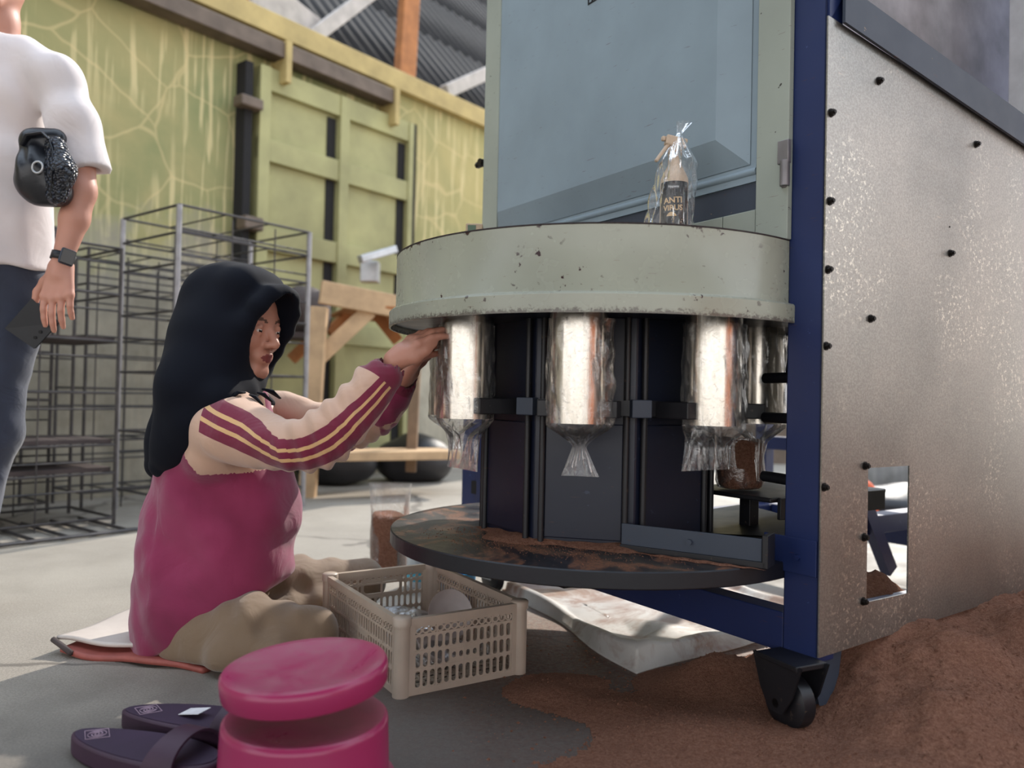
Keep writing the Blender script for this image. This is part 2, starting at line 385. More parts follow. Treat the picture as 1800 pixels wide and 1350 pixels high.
def m_plastic_film(name, tint=(1, 1, 1), base=.06, wr=.5):
    m = NM(name); t = m.t; t.nodes.remove(m.b)
    tr = m.n('ShaderNodeBsdfTransparent'); tr.inputs[0].default_value = tint+(1,)
    gl = m.n('ShaderNodeBsdfGlossy'); gl.inputs['Roughness'].default_value = .12; gl.inputs['Color'].default_value = (1, 1, 1, 1)
    df = m.n('ShaderNodeBsdfDiffuse'); df.inputs[0].default_value = (.8, .8, .8, 1)
    v = m.coord(); nz = m.noise(38, 4, v, .6, 1.2)
    bp = m.n('ShaderNodeBump'); bp.inputs['Strength'].default_value = wr; bp.inputs['Distance'].default_value = .006; m.l(nz, bp.inputs['Height'])
    m.l(bp.outputs[0], gl.inputs['Normal'])
    lw = m.n('ShaderNodeLayerWeight'); lw.inputs[0].default_value = .25; m.l(bp.outputs[0], lw.inputs['Normal'])
    fac = m.math('ADD', m.math('MULTIPLY', lw.outputs['Fresnel'], .8), base, True)
    mx = m.n('ShaderNodeMixShader'); m.l(fac, mx.inputs[0]); m.l(tr.outputs[0], mx.inputs[1]); m.l(gl.outputs[0], mx.inputs[2])
    mx2 = m.n('ShaderNodeMixShader'); cr = m.math('MULTIPLY', m.ramp(m.noise(60, 3, v, .6, 2.), [(.55, BK), (.75, WH)]), .2)
    m.l(m.math('ADD', cr, .03), mx2.inputs[0]); m.l(mx.outputs[0], mx2.inputs[1]); m.l(df.outputs[0], mx2.inputs[2])
    m.l(mx2.outputs[0], m.o.inputs[0]); return m.m
M['film'] = m_plastic_film('clear_plastic_film'); M['film3'] = m_plastic_film('thin_clear_film', base=.02, wr=.35)
M['crate'] = simple('beige_crate_plastic', 'b8a898', .42, 0, .10, 9, .1, 60, Subsurface_Weight=.15, Subsurface_Radius=(.02, .015, .01))
def m_stool():
    m = NM('magenta_stool_plastic'); v = m.coord(); a = m.noise(7, 5, v, .7, .6)
    g = m.n('ShaderNodeNewGeometry'); s = m.n('ShaderNodeSeparateXYZ'); m.l(g.outputs['Normal'], s.inputs[0])
    up = m.ramp(s.outputs[2], [(.6, BK), (.95, WH)])
    f = m.math('MULTIPLY', m.math('MULTIPLY', up, m.ramp(a, [(.35, BK), (.75, WH)])), .42)
    c = m.mixc(f, lin('9c2c58'), lin('8f8a7c')); sp = m.ramp(m.noise(70, 2, v), [(.79, BK), (.8, WH)])
    c = m.mixc(sp, c, lin('3a1a24')); m.set(Base_Color=c, Roughness=m.math('ADD', .27, m.math('MULTIPLY', f, .9)), Subsurface_Weight=.1, Subsurface_Radius=(.02, .005, .01)); m.bump(a, .1, .003); return m.m
M['stool'] = m_stool()
def m_weave(name, c1, c2, sheen=.5, dust=None):
    m = NM(name); v = m.coord(); w = m.n('ShaderNodeTexWave'); w.inputs['Scale'].default_value = 180; m.l(v, w.inputs[0])
    w2 = m.n('ShaderNodeTexWave', bands_direction='Y'); w2.inputs['Scale'].default_value = 180; m.l(v, w2.inputs[0])
    a = m.noise(5, 5, v, .6)
    c = m.ramp(a, [(.3, lin(c1)), (.7, lin(c2))])
    if dust:
        c = m.mixc(m.math('MULTIPLY', m.ramp(m.noise(4.5, 5, v, .7, .8), [(.45, BK), (.6, WH)]), .85), c, lin(dust))
    h = m.math('MAXIMUM', w.outputs['Fac'], w2.outputs['Fac'])
    m.set(Base_Color=c, Roughness=.42); m.bump(m.math('ADD', m.math('MULTIPLY', h, .3), m.noise(30, 4, v)), .25, .003); return m.m
M['sack'] = m_weave('woven_white_sack', 'b9b4ae', 'd6d2cc', dust='8a6048')
M['sackpink'] = m_weave('woven_pale_sack', 'b8aca4', 'd8cfc6')
M['pink'] = simple('faded_red_sack_print', 'a2564c', .6)
def m_cloth(name, c, rough=.85, wr=.5, wsc=14, vary=.08, fuzz=.3):
    m = NM(name); v = m.coord(); a = m.noise(5, 3, v); cl = lin(c)
    m.set(Base_Color=m.ramp(a, [(.3, tuple(x*(1-vary) for x in cl[:3])+(1,)), (.7, tuple(min(1, x*(1+vary)) for x in cl[:3])+(1,))]), Roughness=rough, Sheen_Weight=fuzz, Sheen_Roughness=.5)
    h = m.math('ADD', m.math('MULTIPLY', m.noise(wsc, 3, v, .5, .8), 1.0), m.math('MULTIPLY', m.noise(900, 2, v), .06)); m.bump(h, wr, .012); return m.m
M['hijab'] = m_cloth('black_navy_jersey', '090d18', .9, .15, 6, fuzz=.02); M['hijab'].node_tree.nodes['Principled BSDF'].inputs['Specular IOR Level'].default_value = .2
M['khaki'] = m_cloth('khaki_cotton', '7d6750', .85, .7, 11)
M['white_shirt'] = m_cloth('white_cotton', 'd8cfce', .85, .5, 9)
M['jeans'] = m_cloth('dark_denim', '2c3346', .8, .4, 16, .35)
def m_skin(name, c, lip='7a3a38', attr=True):
    m = NM(name); v = m.coord(); a = m.noise(18, 4, v); cl = lin(c)
    col = m.ramp(a, [(.3, tuple(x*.92 for x in cl[:3])+(1,)), (.7, tuple(min(1, x*1.05) for x in cl[:3])+(1,))])
    if attr:
        at_ = m.n('ShaderNodeAttribute', attribute_name='lip'); col = m.mixc(m.ramp(at_.outputs['Fac'], [(.35, BK), (.65, WH)]), col, lin(lip))
        at2 = m.n('ShaderNodeAttribute', attribute_name='brow'); col = m.mixc(m.math('MULTIPLY', m.ramp(at2.outputs['Fac'], [(.35, BK), (.7, WH)]), .8), col, lin('241814'))
    m.set(Base_Color=col, Roughness=.5, Subsurface_Weight=.12, Subsurface_Radius=(.012, .005, .003), Subsurface_Scale=1.0)
    m.bump(m.noise(300, 3, v), .08, .001); return m.m
M['skin_w'] = m_skin('woman_skin', 'ba8470'); M['skin_m'] = m_skin('man_skin', 'c08a76', attr=False)
def m_shirt_w():
    m = NM('magenta_cream_raglan_jersey'); v = m.coord()
    sl = m.n('ShaderNodeAttribute', attribute_name='sleeve').outputs['Fac']; st = m.n('ShaderNodeAttribute', attribute_name='stripe').outputs['Fac']; cu = m.n('ShaderNodeAttribute', attribute_name='cuff').outputs['Fac']
    mg = m.ramp(m.noise(6, 3, v), [(.3, lin('7c1f45')), (.7, lin('98305a'))]); dk = lin('751a38'); crm = lin('c9a58e'); yel = lin('d6ad78')
    c = m.mixc(m.ramp(sl, [(.49, BK), (.51, WH)]), mg, crm)
    # stripes: attribute runs 0..1 over the band of three dark and two yellow lines
    band = m.math('MULTIPLY', m.ramp(st, [(0.0, BK), (.10, WH), (.9, BK)], 'CONSTANT'), m.ramp(m.n('ShaderNodeAttribute', attribute_name='stripeok').outputs['Fac'], [(.49, BK), (.51, WH)]))
    col = m.ramp(st, [(0., dk), (.33, yel), (.42, dk), (.58, yel), (.67, dk)], 'CONSTANT')
    c = m.mixc(band, c, col); c = m.mixc(m.ramp(cu, [(.49, BK), (.51, WH)]), c, dk)
    m.set(Base_Color=c, Roughness=.85, Sheen_Weight=.3, Sheen_Roughness=.5)
    h = m.math('ADD', m.noise(11, 3, v, .5, .9), m.math('MULTIPLY', m.noise(900, 2, v), .05)); m.bump(h, .55, .012); return m.m
M['shirt_w'] = m_shirt_w()
def m_wall():
    m = NM('stained_green_paint'); v = m.coord(); s = m.n('ShaderNodeSeparateXYZ'); m.l(v, s.inputs[0])
    big = m.noise(1.1, 5, v, .6, .5); med = m.noise(4, 5, v, .65)
    c = m.ramp(big, [(.35, lin('7e8457')), (.65, lin('a59a69'))])
    x = s.outputs[0]; z = s.outputs[2]
    # warm bounced light painted as ochre towards the doorway end, washed-out plaster low down
    c = m.mixc(m.math('MULTIPLY', m.ramp(m.math('ADD', m.math('MULTIPLY', x, .12), m.math('MULTIPLY', big, .3)), [(.18, BK), (.6, WH)]), .75), c, lin('c8b46e'))
    # drips: stretched noise
    drip = m.ramp(m.noise(26, 3, m.coord((1, 1, .05)), .5, .3), [(.53, BK), (.58, WH)]); gate = m.ramp(m.noise(1.6, 2, v), [(.38, BK), (.52, WH)])
    c = m.mixc(m.math('MULTIPLY', m.math('MULTIPLY', drip, gate), .6), c, lin('d9c795'))
    vo = m.n('ShaderNodeTexVoronoi', feature='DISTANCE_TO_EDGE'); vo.inputs['Scale'].default_value = 2.6
    dv = m.n('ShaderNodeMix', data_type='RGBA'); nz = m.n('ShaderNodeTexNoise'); nz.inputs['Scale'].default_value = 3; m.l(v, nz.inputs['Vector'])
    dv.inputs[0].default_value = .12; m.l(v, dv.inputs[6]); m.l(nz.outputs['Color'], dv.inputs[7]); m.l(dv.outputs[2], vo.inputs['Vector'])
    crack = m.ramp(vo.outputs['Distance'], [(.0, WH), (.008, WH), (.018, BK)])
    up = m.ramp(m.math('MULTIPLY', z, .3), [(.42, BK), (.5, WH)])
    c = m.mixc(m.math('MULTIPLY', m.math('MULTIPLY', crack, up), .4), c, lin('d3bd8a'))
    low = m.ramp(m.math('ADD', m.math('MULTIPLY', z, .4), m.math('MULTIPLY', m.math('SUBTRACT', med, .5), .5)), [(.46, WH), (.62, BK)])
    c = m.mixc(m.math('MULTIPLY', low, .85), c, m.ramp(med, [(.3, lin('8d867a')), (.7, lin('b9b1a2'))]))
    m.set(Base_Color=c, Roughness=.8); m.bump(med, .2, .01); return m.m
M['wall'] = m_wall()
M['doorgreen'] = simple('weathered_green_door_paint', 'a09c6d', .7, 0, .16, 3)
M['beamochre'] = simple('ochre_painted_beam', 'b5a06a', .75, 0, .16, 5)
M['rail'] = simple('rusty_rail_steel', '6a5c50', .6, .3, .2, 8)
M['dark'] = simple('dark_parts_and_gap_shade', '1c1a1a', .9)  # near-black parts, and the painted shade in the door gaps
M['timber3'] = simple('weathered_brown_timber', '7d6650', .8, 0, .2, 8)
M['roof'] = simple('dark_corrugated_roof', '121011', .9, 0, .3, 4)  # near-black with slight random variation
M['timber'] = simple('pale_sawn_timber', 'c3a27c', .75, 0, .14, 9, .2, 60)
M['timber2'] = simple('orange_brown_timber', 'a46a3c', .75, 0, .2, 8)
M['timberwhite'] = simple('whitewashed_timber', 'b5ada6', .75, 0, .15, 8)
M['rod'] = simple('grey_black_wire_steel', '4c4847', .5, .5, .2, 20)
M['pipe'] = simple('light_grey_pipe', '9a9798', .45, .5, .12, 20)
M['shelf'] = simple('dark_shelf_board', '4b403e', .8, 0, .2, 8)
# ------------------------------------------------------------------ setting
fl = MB(); fl.box(-9, 12, -8, 16, -.1, 0); tag(fl.build('floor', M['floor']), kind='structure').location.z = -.1
WO = np.array([-1.12, 5.55, 0]); TW = np.array([.6209, .7839, 0]); NW = np.array([-.7839, .6209, 0])
WM = np.eye(4); WM[:3, 0] = TW; WM[:3, 1] = NW; WM[:3, 3] = WO      # wall frame: x along the wall, y into it
def wl(px, py, n=0.):
    p = onpl(px, py, WO+NW*n, NW)-WO; return float(p@TW), float(p[2])
zt1 = wl(560, 71)[1]; zt2 = wl(850, 188)[1]; ZT = (zt1+zt2)/2
w = MB(); w.box(-9, 9, 0, .15, 0, ZT)
o = w.build('wall_left', M['wall'], None); o['kind'] = 'structure'
o.location = tuple(WO+NW*.075); o.rotation_euler = (0, 0, math.atan2(TW[1], TW[0]))
# top beam and sliding-door rail
def wbox(mb, p0, p1, h, y0, y1, up=True):   # long bar between two pixels on the wall, h metres high
    (t0, z0), (t1, z1) = wl(*p0, y0), wl(*p1, y0); z = (z0+z1)/2
    mb.box(min(t0, t1), max(t0, t1), y0, y1, z-h/2, z+h/2)
b = MB(WM); b.box(-9, 9, -.07, .0, ZT-.16, ZT-.02); b.build('trim_1', M['beamochre'], kind='structure', bevel=.006)
R0, R1 = wl(250, 2, -.12), wl(690, 158, -.12)
zr = (R0[1]+R1[1])/2
b = MB(WM); b.box(-6, R1[0], -.14, -.02, zr-.05, zr+.05); b.build('trim_2', M['rail'], kind='structure', bevel=.006)
b = MB(WM)
for px in (500, 690): t, z = wl(px, 60 if px == 500 else 150, -.1); b.box(t-.02, t+.02, -.16, 0, zr-.2, zr+.06)
b.build('trim_3', M['beamochre'], kind='structure')
# sliding door: slab with proud frame bars, shade in the gaps put in as dark strips
dl, dr = wl(438, 300)[0], wl(708, 400)[0]; dm0, dm1 = wl(581, 300)[0], wl(597, 300)[0]
zt_ = (wl(450, 124)[1]+wl(700, 215)[1])/2; z2 = (wl(450, 266)[1]+wl(690, 335)[1])/2; z3 = (wl(540, 437)[1]+wl(690, 470)[1])/2
door = thing('door_1', tuple(WO+TW*dl), None, None); door['kind'] = 'structure'
b = MB(WM); b.box(dl, dr, -.05, -.01, .05, zt_); b.build('door_panel', M['doorgreen'], door)
fw = dm1-dm0
for nm, (x0, x1) in (('stile', (dl, dl+fw)), ('stile', (dm0, dm1)), ('stile', (dr-fw*.6, dr))):
    b = MB(WM); b.box(x0, x1, -.10, -.05, .05, zt_); b.build(nm, M['doorgreen'], door, bevel=.004)
for z in (zt_-.07, z2, z3, z3-(z2-z3)*.98):
    b = MB(WM); b.box(dl, dr, -.09, -.05, z-.07, z+.07); b.build('rail', M['doorgreen'], door, bevel=.004)
for x in (dm0-.045, dr-fw*.6-.04, dr+.03):
    b = MB(WM); b.box(x-.035, x+.035, -.058, -.05, .05, zt_-(.16 if x < dr else -.02)); b.build('gap_shade_strip', M['dark'], door)
tp, zp_ = wl(425, 115); b = MB(WM); b.box(tp-.035, tp+.02, -.10, .0, 0, zp_); b.build('door_post', M['dark'], door, bevel=.004)
b = MB(WM)
t, z = wl(425, 190); b.box(t-.10, t+.05, -.16, -.06, z-.035, z+.03); t, z = wl(425, 398); b.box(t-.08, t+.05, -.16, -.06, z-.04, z+.04)
b.build('latch', M['rail'], door, bevel=.01)
b = MB(); b.beam(at(632, 456, 5.0), at(695, 438, 5.2), .05, .05); b.box(-1.02+.0, -.9, 5.2, 5.3, 1.32, 1.46); b.build('handle', M['galv'], door, bevel=.008)
# roof beyond the wall: corrugated sheets on purlins, one object per sheet course
RF = np.eye(4); RF[:3, 0] = TW; RF[:3, 1] = NW; RF[:3, 3] = WO+NW*.2
roof = thing('ceiling', tuple(WO+NW*.2), None, None); roof['kind'] = 'structure'
for k in range(15):
    b = MB(RF)
    y0, y1 = k*.95-.1, k*.95+.95; z0, z1 = ZT+.02+1.1*y0+.03, ZT+.02+1.1*y1+.05
    n = 420
    b.grid(lambda u, v: (-12+46*u, y0+(y1-y0)*v, z0+(z1-z0)*v+.018*math.sin(u*1930)), 2400, 2)
    b.build('roof_sheet', M['roof'], roof, smooth=180, solid=.004)
for k in range(14):
    b = MB(RF); y = .5+k*.95; b.beam((-12, y, ZT+1.1*y-.1), (34, y, ZT+1.1*y-.1), .08, .12); b.build('purlin', M['roof'], roof)
for k in range(8):
    b = MB(RF); x = -5+k*4.1; b.beam((x, -.05, ZT-.2), (x, 6.5, ZT+1.1*6.5-.22), .09, .16); b.build('rafter', M['roof'], roof)
# timber braces above the wall (things of the roof structure)
def nearwall(px, py, n): return onpl(px, py, WO+NW*n, NW)
for nm, p, q, wd_, m, lab in (
    ('roof_post', (711, 140), (723, -60), .17, 'timber2', 'orange-brown upright roof post standing on top of the wall'),
    ('roof_brace', (548, 66), (690, -40), .10, 'timberwhite', 'pale diagonal roof brace rising right from the wall top, left of the orange post'),
    ('roof_brace', (440, -25), (552, 62), .24, 'timberwhite', 'wide grey-white sloping roof board above the green sliding door'),
    ('roof_brace', (782, 162), (880, 118), .11, 'timberwhite', 'pale short roof brace beside the blue machine post'),
    ('roof_post', (432, 26), (436, -40), .20, 'timber2', 'reddish timber stub above the dark rail at the top left')):
    b = MB(); b.beam(nearwall(*p, .25), nearwall(*q, .35), wd_, .08, up=tuple(NW)); tag(b.build(nm, M[m], bevel=.006), lab, 'beam')
# unseen roof slab added to darken the near area
b = MB(); b.box(-6.5, 6, -7, -.4, 4.3, 4.36); b.build('ceiling', M['roof'], kind='structure')
# far side yard wall seen through the machine's openings
b = MB(); b.box(1.6, 8, 7.6, 7.75, 0, 1.0); b.build('wall_back', M['galv'], kind='structure')
b = MB(); b.box(1.6, 8, 7.5, 7.6, 0, .38); b.build('baseboard_back', M['rail'], kind='structure')

M['terracotta'] = simple('terracotta_reflector', 'b5673a', .8, 0, .15, 6)
b = MB(); b.box(3.1, 3.6, 1.62, 2.15, 0, 3.2); b.build('pillar_reflector', simple('dull_brown_reflector', 'b57d63', .8), kind='structure')  # unseen pillar added to give the steel panel a brown reflection
b = MB(); b.box(2.6, 6.2, -1.75, -1.6, 0, 1.7); b.build('wall_reflector', M['terracotta'], kind='structure')  # unseen wall added to give the tubes an orange reflection
# ------------------------------------------------------------------ wire racks by the wall
RO = np.array([-1.53, 3.30, 0]); RM = np.eye(4); RM[:3, 0] = TW; RM[:3, 1] = NW; RM[:3, 3] = RO
def rack(x0, x1, y0, y1, zs, label, post='rod', boards=(), floorrods=0, pr=.008, mids=2):
    c = RO+TW*(x0+x1)/2+NW*(y0+y1)/2
    t = thing('wire_rack', tuple(c), label, 'rack', 'wire racks stacked in front of the green wall')
    for x in (x0, x1):
        for y in (y0, y1):
            b = MB(RM); b.tube([(x, y, 0), (x, y, zs[-1])], pr, 8); b.build('post', M[post], t, smooth=60)
    for z in zs:
        b = MB(RM); r = .006
        for y in (y0, y1): b.tube([(x0, y, z), (x1, y, z)], r, 6)
        for x in (x0, x1): b.tube([(x, y0, z), (x, y1, z)], r, 6)
        for k in range(1, mids+1):
            x = x0+(x1-x0)*k/(mids+1); b.tube([(x, y0, z), (x, y1, z)], .004, 6)
        b.build('shelf_frame', M['rod'], t, smooth=60)
        for y in (y0, y1):
            b = MB(RM); z_ = z-(zs[1]-zs[0])*.36
            if z_ > .02: b.tube([(x0, y, z_), (x1, y, z_)], .0045, 6); b.build('cross_rod', M['rod'], t, smooth=60)
    b = MB(RM)
    for k in range(1, mids+1):
        for y in (y0, y1):
            x = x0+(x1-x0)*k/(mids+1)+.03; b.tube([(x, y, 0), (x, y, zs[-1]-.02)], .0035, 6)
    b.build('upright_rod', M['rod'], t, smooth=60)
    for z in boards:
        b = MB(RM); b.box(x0+.01, x1-.01, y0+.02, y1-.02, z-.014, z+.004); b.build('shelf_board', M['shelf'], t)
    if floorrods:
        for k in range(floorrods):
            x = x0+(x1-x0)*(k+.5)/floorrods; b = MB(RM); b.tube([(x, y0-.25, .012), (x, y0+.2, .012)], .007, 6); b.build('floor_rod', M['rod'], t, smooth=60)
        b = MB(RM); b.tube([(x0, y0-.25, .012), (x1, y0-.25, .012)], .008, 6); b.build('floor_rod', M['rod'], t, smooth=60)
    return t
rack(-1.05, -.03, .18, .62, [.03, .22, .34, .56, .78, .98, 1.18], 'wide black wire rack directly behind the standing person with floor rods in front', boards=(.24, .36, .79), floorrods=9)
rack(.17, .87, .08, .60, [.1, .38, .66, .93, 1.14, 1.28, 1.40], 'tall wire rack with light grey pipe posts behind the seated woman', post='pipe', pr=.013)
rack(-.78, -.10, .68, 1.0, [.05, .3, .52, .74, .95, 1.15, 1.32], 'narrow wire rack squeezed between the wide rack and the green wall', mids=3)
rack(.05, .68, .68, 1.0, [.08, .33, .58, .83, 1.08, 1.25], 'wire rack against the wall behind the tall pipe-post rack', mids=3)

# ------------------------------------------------------------------ timber table, bench, sacks at the back
tb = thing('timber_table', tuple(at(620, 872, 4.7)), 'rough pale timber work table with diagonal braces in front of the green door', 'table')
def tbeam(nm, p, q, w_, h_, m='timber', up=(0, 0, 1)):
    b = MB(); b.beam(at(*p), at(*q), w_, h_, up); return b.build(nm, M[m], tb, bevel=.004)
tbeam('apron', (563, 513, 4.45), (760, 551, 4.75), .04, .13)
tbeam('table_top', (600, 545, 4.9), (780, 565, 5.15), .8, .02, 'timber2')
tbeam('leg', (562, 540, 4.47), (540, 878, 4.40), .09, .06, up=(0, 1, 0))
tbeam('leg', (735, 560, 4.75), (722, 830, 4.7), .06, .05, 'timber3', up=(0, 1, 0))
tbeam('leg', (520, 590, 5.3), (500, 860, 5.3), .09, .06, 'timber2', up=(0, 1, 0))
tbeam('brace', (561, 628, 4.5), (650, 545, 4.6), .04, .09)
tbeam('brace', (577, 585, 5.0), (620, 548, 5.1), .04, .07, 'timber2')
tbeam('brace', (660, 550, 4.9), (700, 600, 4.9), .04, .07, 'timber2')
tbeam('brace', (512, 632, 5.0), (545, 600, 5.0), .04, .07, 'timber2')
bn = MB(); bn.beam(at(555, 800, 4.35), at(790, 797, 4.75), .30, .05)
tag(bn.build('bench_plank', M['timber'], bevel=.004), 'pale timber plank lying low across the back behind the woman\'s arms', 'plank')
def lump(name, c, r, mat, seed, label, cat, group=None, amp=.02, f=18, sag=0):
    c = np.array(c); F = Fld(c-np.array(r)*1.25, c+np.array(r)*1.25, max(r)/26)
    F.ell(c, r, 0); F.disp(lambda X, Y, Z: amp*wob(X, Y, Z, f, seed)); F.half((c[0], c[1], c[2]-r[2]*.85), (0, 0, -1), .01)
    return F.mesh(name, mat, None, label=label, cat=cat, group=group)
M['darksack'] = m_weave('dark_sack', '17171b', '2c2a2c')
for i, (px, py, Y, r, lb) in enumerate(((590, 838, 5.05, (.27, .2, .16), 'black filled sack under the pale plank, left of the two'), (730, 838, 5.35, (.27, .2, .17), 'black filled sack under the pale plank, right of the two'))):
    p = at(px, py, Y); lump('filled_sack', (p[0], p[1], r[2]*.85), r, M['darksack'], i, lb, 'sack', 'dark sacks under the plank')
p = at(528, 548, 4.75); 
t_ = Fld(p-np.array([.35, .3, .3]), p+np.array([.35, .3, .3]), .015); t_.ell(p, (.17, .13, .15), 0); t_.cap(p+[-.12, 0, -.05], p+[.1, 0, -.08], .07, .08, .05); t_.disp(lambda X, Y, Z: .02*wob(X, Y, Z, 16, 1))
t_.mesh('tarpaulin', simple('brown_grey_tarpaulin', '4c4340', .8), None, label='crumpled dark brown tarpaulin bundle heaped beside the timber table', cat='tarpaulin')
tbs = MB(); tbs.beam(at(490, 590, 4.75), at(560, 594, 4.75), .4, .03); tbs.build('side_shelf', M['shelf'], tb)
# ------------------------------------------------------------------ the machine
YAW = math.radians(34.2)
EV = np.array([math.cos(YAW), math.sin(YAW), 0]); DV = np.array([-math.sin(YAW), math.cos(YAW), 0]); K0 = np.array([.5513, 1.41, 0])
KM = np.eye(4); KM[:3, 0] = EV; KM[:3, 1] = DV; KM[:3, 3] = K0         # machine frame: x = depth a, y = across b (from near post), z up
def mw(a, b, z): return K0+EV*a+DV*b+np.array([0, 0, z])
mc = thing('bagging_machine', tuple(K0), 'large blue and grey rotary bag-filling machine with steel tubes and a drum hood', 'machine', rz=YAW)
CX, CY = .2017, 1.8208
L_, W_ = 1.35, 1.16
# frame
def part(nm, mb, m, parent=mc, **kw): return mb.build(nm, M[m] if isinstance(m, str) else m, parent, **kw)
b = MB(KM); b.box(0, .004, 0, .072, .119, 2.4); b.box(0, .05, 0, .004, .119, 2.4); b.box(.0, .045, .068, .072, .119, 2.4); part('front_post', b, 'blue', bevel=.0015)
b = MB(KM); b.box(0, .05, 1.09, 1.16, .119, 2.4); part('front_post', b, 'blue', bevel=.002)
b = MB(KM); b.box(.001, .05, .0725, 1.089, .119, .192); part('front_beam', b, 'blue', bevel=.002)
b = MB(KM); b.box(-.0035, 0, .002, .115, .27, .335); part('gusset_plate', b, 'blue', bevel=.001)
for y, z in ((.095, .30), (.04, .30)):
    b = MB(KM); b.M = KM; b.tube([(-.004, y, z), (-.009, y, z)], .006, 6); part('bolt', b, 'blue')
for y in (.02, 1.13):
    b = MB(KM); b.box(L_-.05, L_, y, y+.05, .119, 2.2); part('rear_post', b, 'blue', bevel=.002)
b = MB(KM); b.box(L_-.05, L_, .07, 1.13, .119, .192); part('rear_beam', b, 'blue', bevel=.002)
b = MB(KM); b.box(L_-.05, L_-.01, .07, 1.13, .40, .45); part('rear_beam', b, 'blue', bevel=.002)
b = MB(KM); b.box(.05, L_-.05, .01, .06, .135, .19); part('side_beam', b, 'blue', bevel=.002)
b = MB(KM); b.box(.05, L_-.05, 1.10, 1.15, .119, .19); part('side_beam', b, 'blue', bevel=.002)
def onb(px, py, bb): P_ = onpl(px, py, K0+DV*bb, DV)-K0; return (float(P_@EV), bb, float(P_[2]))
b = MB(KM); b.beam(onb(1512, 870, .5), onb(1563, 1003, .5), .045, .03, up=(0, 1, 0)); part('diagonal_brace', b, 'blue')
b = MB(KM); b.box(.3, 1.3, .5, .56, .19, .245); part('cross_beam', b, 'blue', bevel=.002)
# left box under the hood: column cover seen behind the turret
b = MB(KM); b.box(.06, .10, 1.14, 1.345, .12, .56); part('leg_cover', b, 'blue', bevel=.002)
b = MB(KM); b.box(.054, .06, 1.15, 1.235, .475, .505); part('metal_plate', b, 'doorblue')
b = MB(KM); b.box(.05, .06, 1.17, 1.27, .275, .315); part('notch_plate', b, 'dark')
M['rimrust'] = simple('dark_chipped_rim', '2c1f20', .7, 0, .4, 120)
b = MB(KM); b.add([(a, y, z) for z, s in ((.64, .55), (1.14, 1.)) for a, y in ((.62-.42*s, .55-.36*s), (.62+.55*s, .55-.36*s), (.62+.55*s, .55+.36*s), (.62-.42*s, .55+.36*s))], [(3, 2, 1, 0), (4, 5, 6, 7), (0, 1, 5, 4), (1, 2, 6, 5), (2, 3, 7, 6), (3, 0, 4, 7)]); part('hopper_sun_blocker', b, 'darkblue', bevel=.004)  # hopper shape added inside to block sun through the hand hole
M['hopper'] = simple('dull_grey_hopper_sheet', '8a8688', .45, .55, .25, 9, .15, 40)
# drum hood
HC = (CX, CY, 0)
b = MB(); b.lathe([(.4785, .7277), (.4828, .7277), (.4828, .760), (.4795, .7635), (.4700, .7655), (.4686, .768), (.4686, .8815), (.4672, .883), (.4655, .883), (.4655, .7655)], 128, HC)
hood = part('drum_hood', b, 'hood', smooth=35)
b = MB(); b.lathe([(.4660, .8822), (.4690, .8822), (.4690, .8848), (.4660, .8848), (.4660, .8822)], 128, HC); part('hood_rim', b, 'rimrust', smooth=0)
b = MB(); b.lathe([(.466, .872), (.002, .872)], 96, HC); part('hood_lid', b, 'black', smooth=35)
b = MB(); b.lathe([(.478, .742), (.22, .742)], 96, HC); part('hood_underplate', b, 'darkblue', smooth=35)
# disc
b = MB(); b.lathe([(.002, .2542), (.4640, .2542), (.4687, .2570), (.4687, .2842), (.4665, .2864), (.002, .2864)], 128, HC); disc = part('base_disc', b, 'disc', smooth=35)
b = MB(); b.lathe([(.002, .18), (.13, .18), (.13, .2545)], 24, HC); part('disc_hub', b, 'black', smooth=35)
b = MB(KM); b.box(-.18, -.02, .50, .62, .165, .245); part('gear_motor', b, 'black', bevel=.006)
# octagonal column
def phi(d): d = math.radians(d); return math.sin(d), -math.cos(d)    # 0 deg faces the camera side, positive to the right
def pc(r, d, z): s, c = phi(d); return (CX+r*s, CY+r*c, z)
TA = [-13+45*k for k in range(8)]
b = MB(); poly = [pc(.262, a+22.5, 0)[:2] for a in TA]; b.prism(poly, .286, .745); part('turret_column', b, 'darkblue', bevel=.004)
for a in TA:   # raised panel on each facet
    b = MB(); s, c = phi(a); n = np.array([s, c, 0]); tt = np.array([c*-1, s, 0])*1.0; cen = np.array(pc(.2425, a, 0))
    fm = np.eye(4); fm[:3, 0] = tt; fm[:3, 1] = n; fm[:3, 3] = cen; b.M = fm; b.box(-.078, .078, 0, .006, .30, .53); part('column_panel', b, 'darkblue', bevel=.002)
for a in TA:
    for da in (18.5, 26.5):
        b = MB(); b.tube([pc(.264, a+da, .287), pc(.264, a+da, .742)], .0065, 10); part('guide_rod', b, 'black', smooth=50)
b = MB(); b.lathe([(.262, .548), (.295, .548), (.295, .578), (.262, .578)], 8, HC, a0=math.radians(-90-13+22.5), a1=math.radians(270-13+22.5)); part('collar_band', b, 'black', smooth=0)
for a in TA:
    for da, r in ((22.5, .292),):
        fm = np.eye(4); s, c = phi(a+da); fm[:3, 0] = (-c, s, 0); fm[:3, 1] = (s, c, 0); fm[:3, 3] = pc(r, a+da, 0)
        b = MB(fm); b.box(-.02, .02, -.01, .012, .545, .58); part('collar_bracket', b, 'bar', bevel=.002)
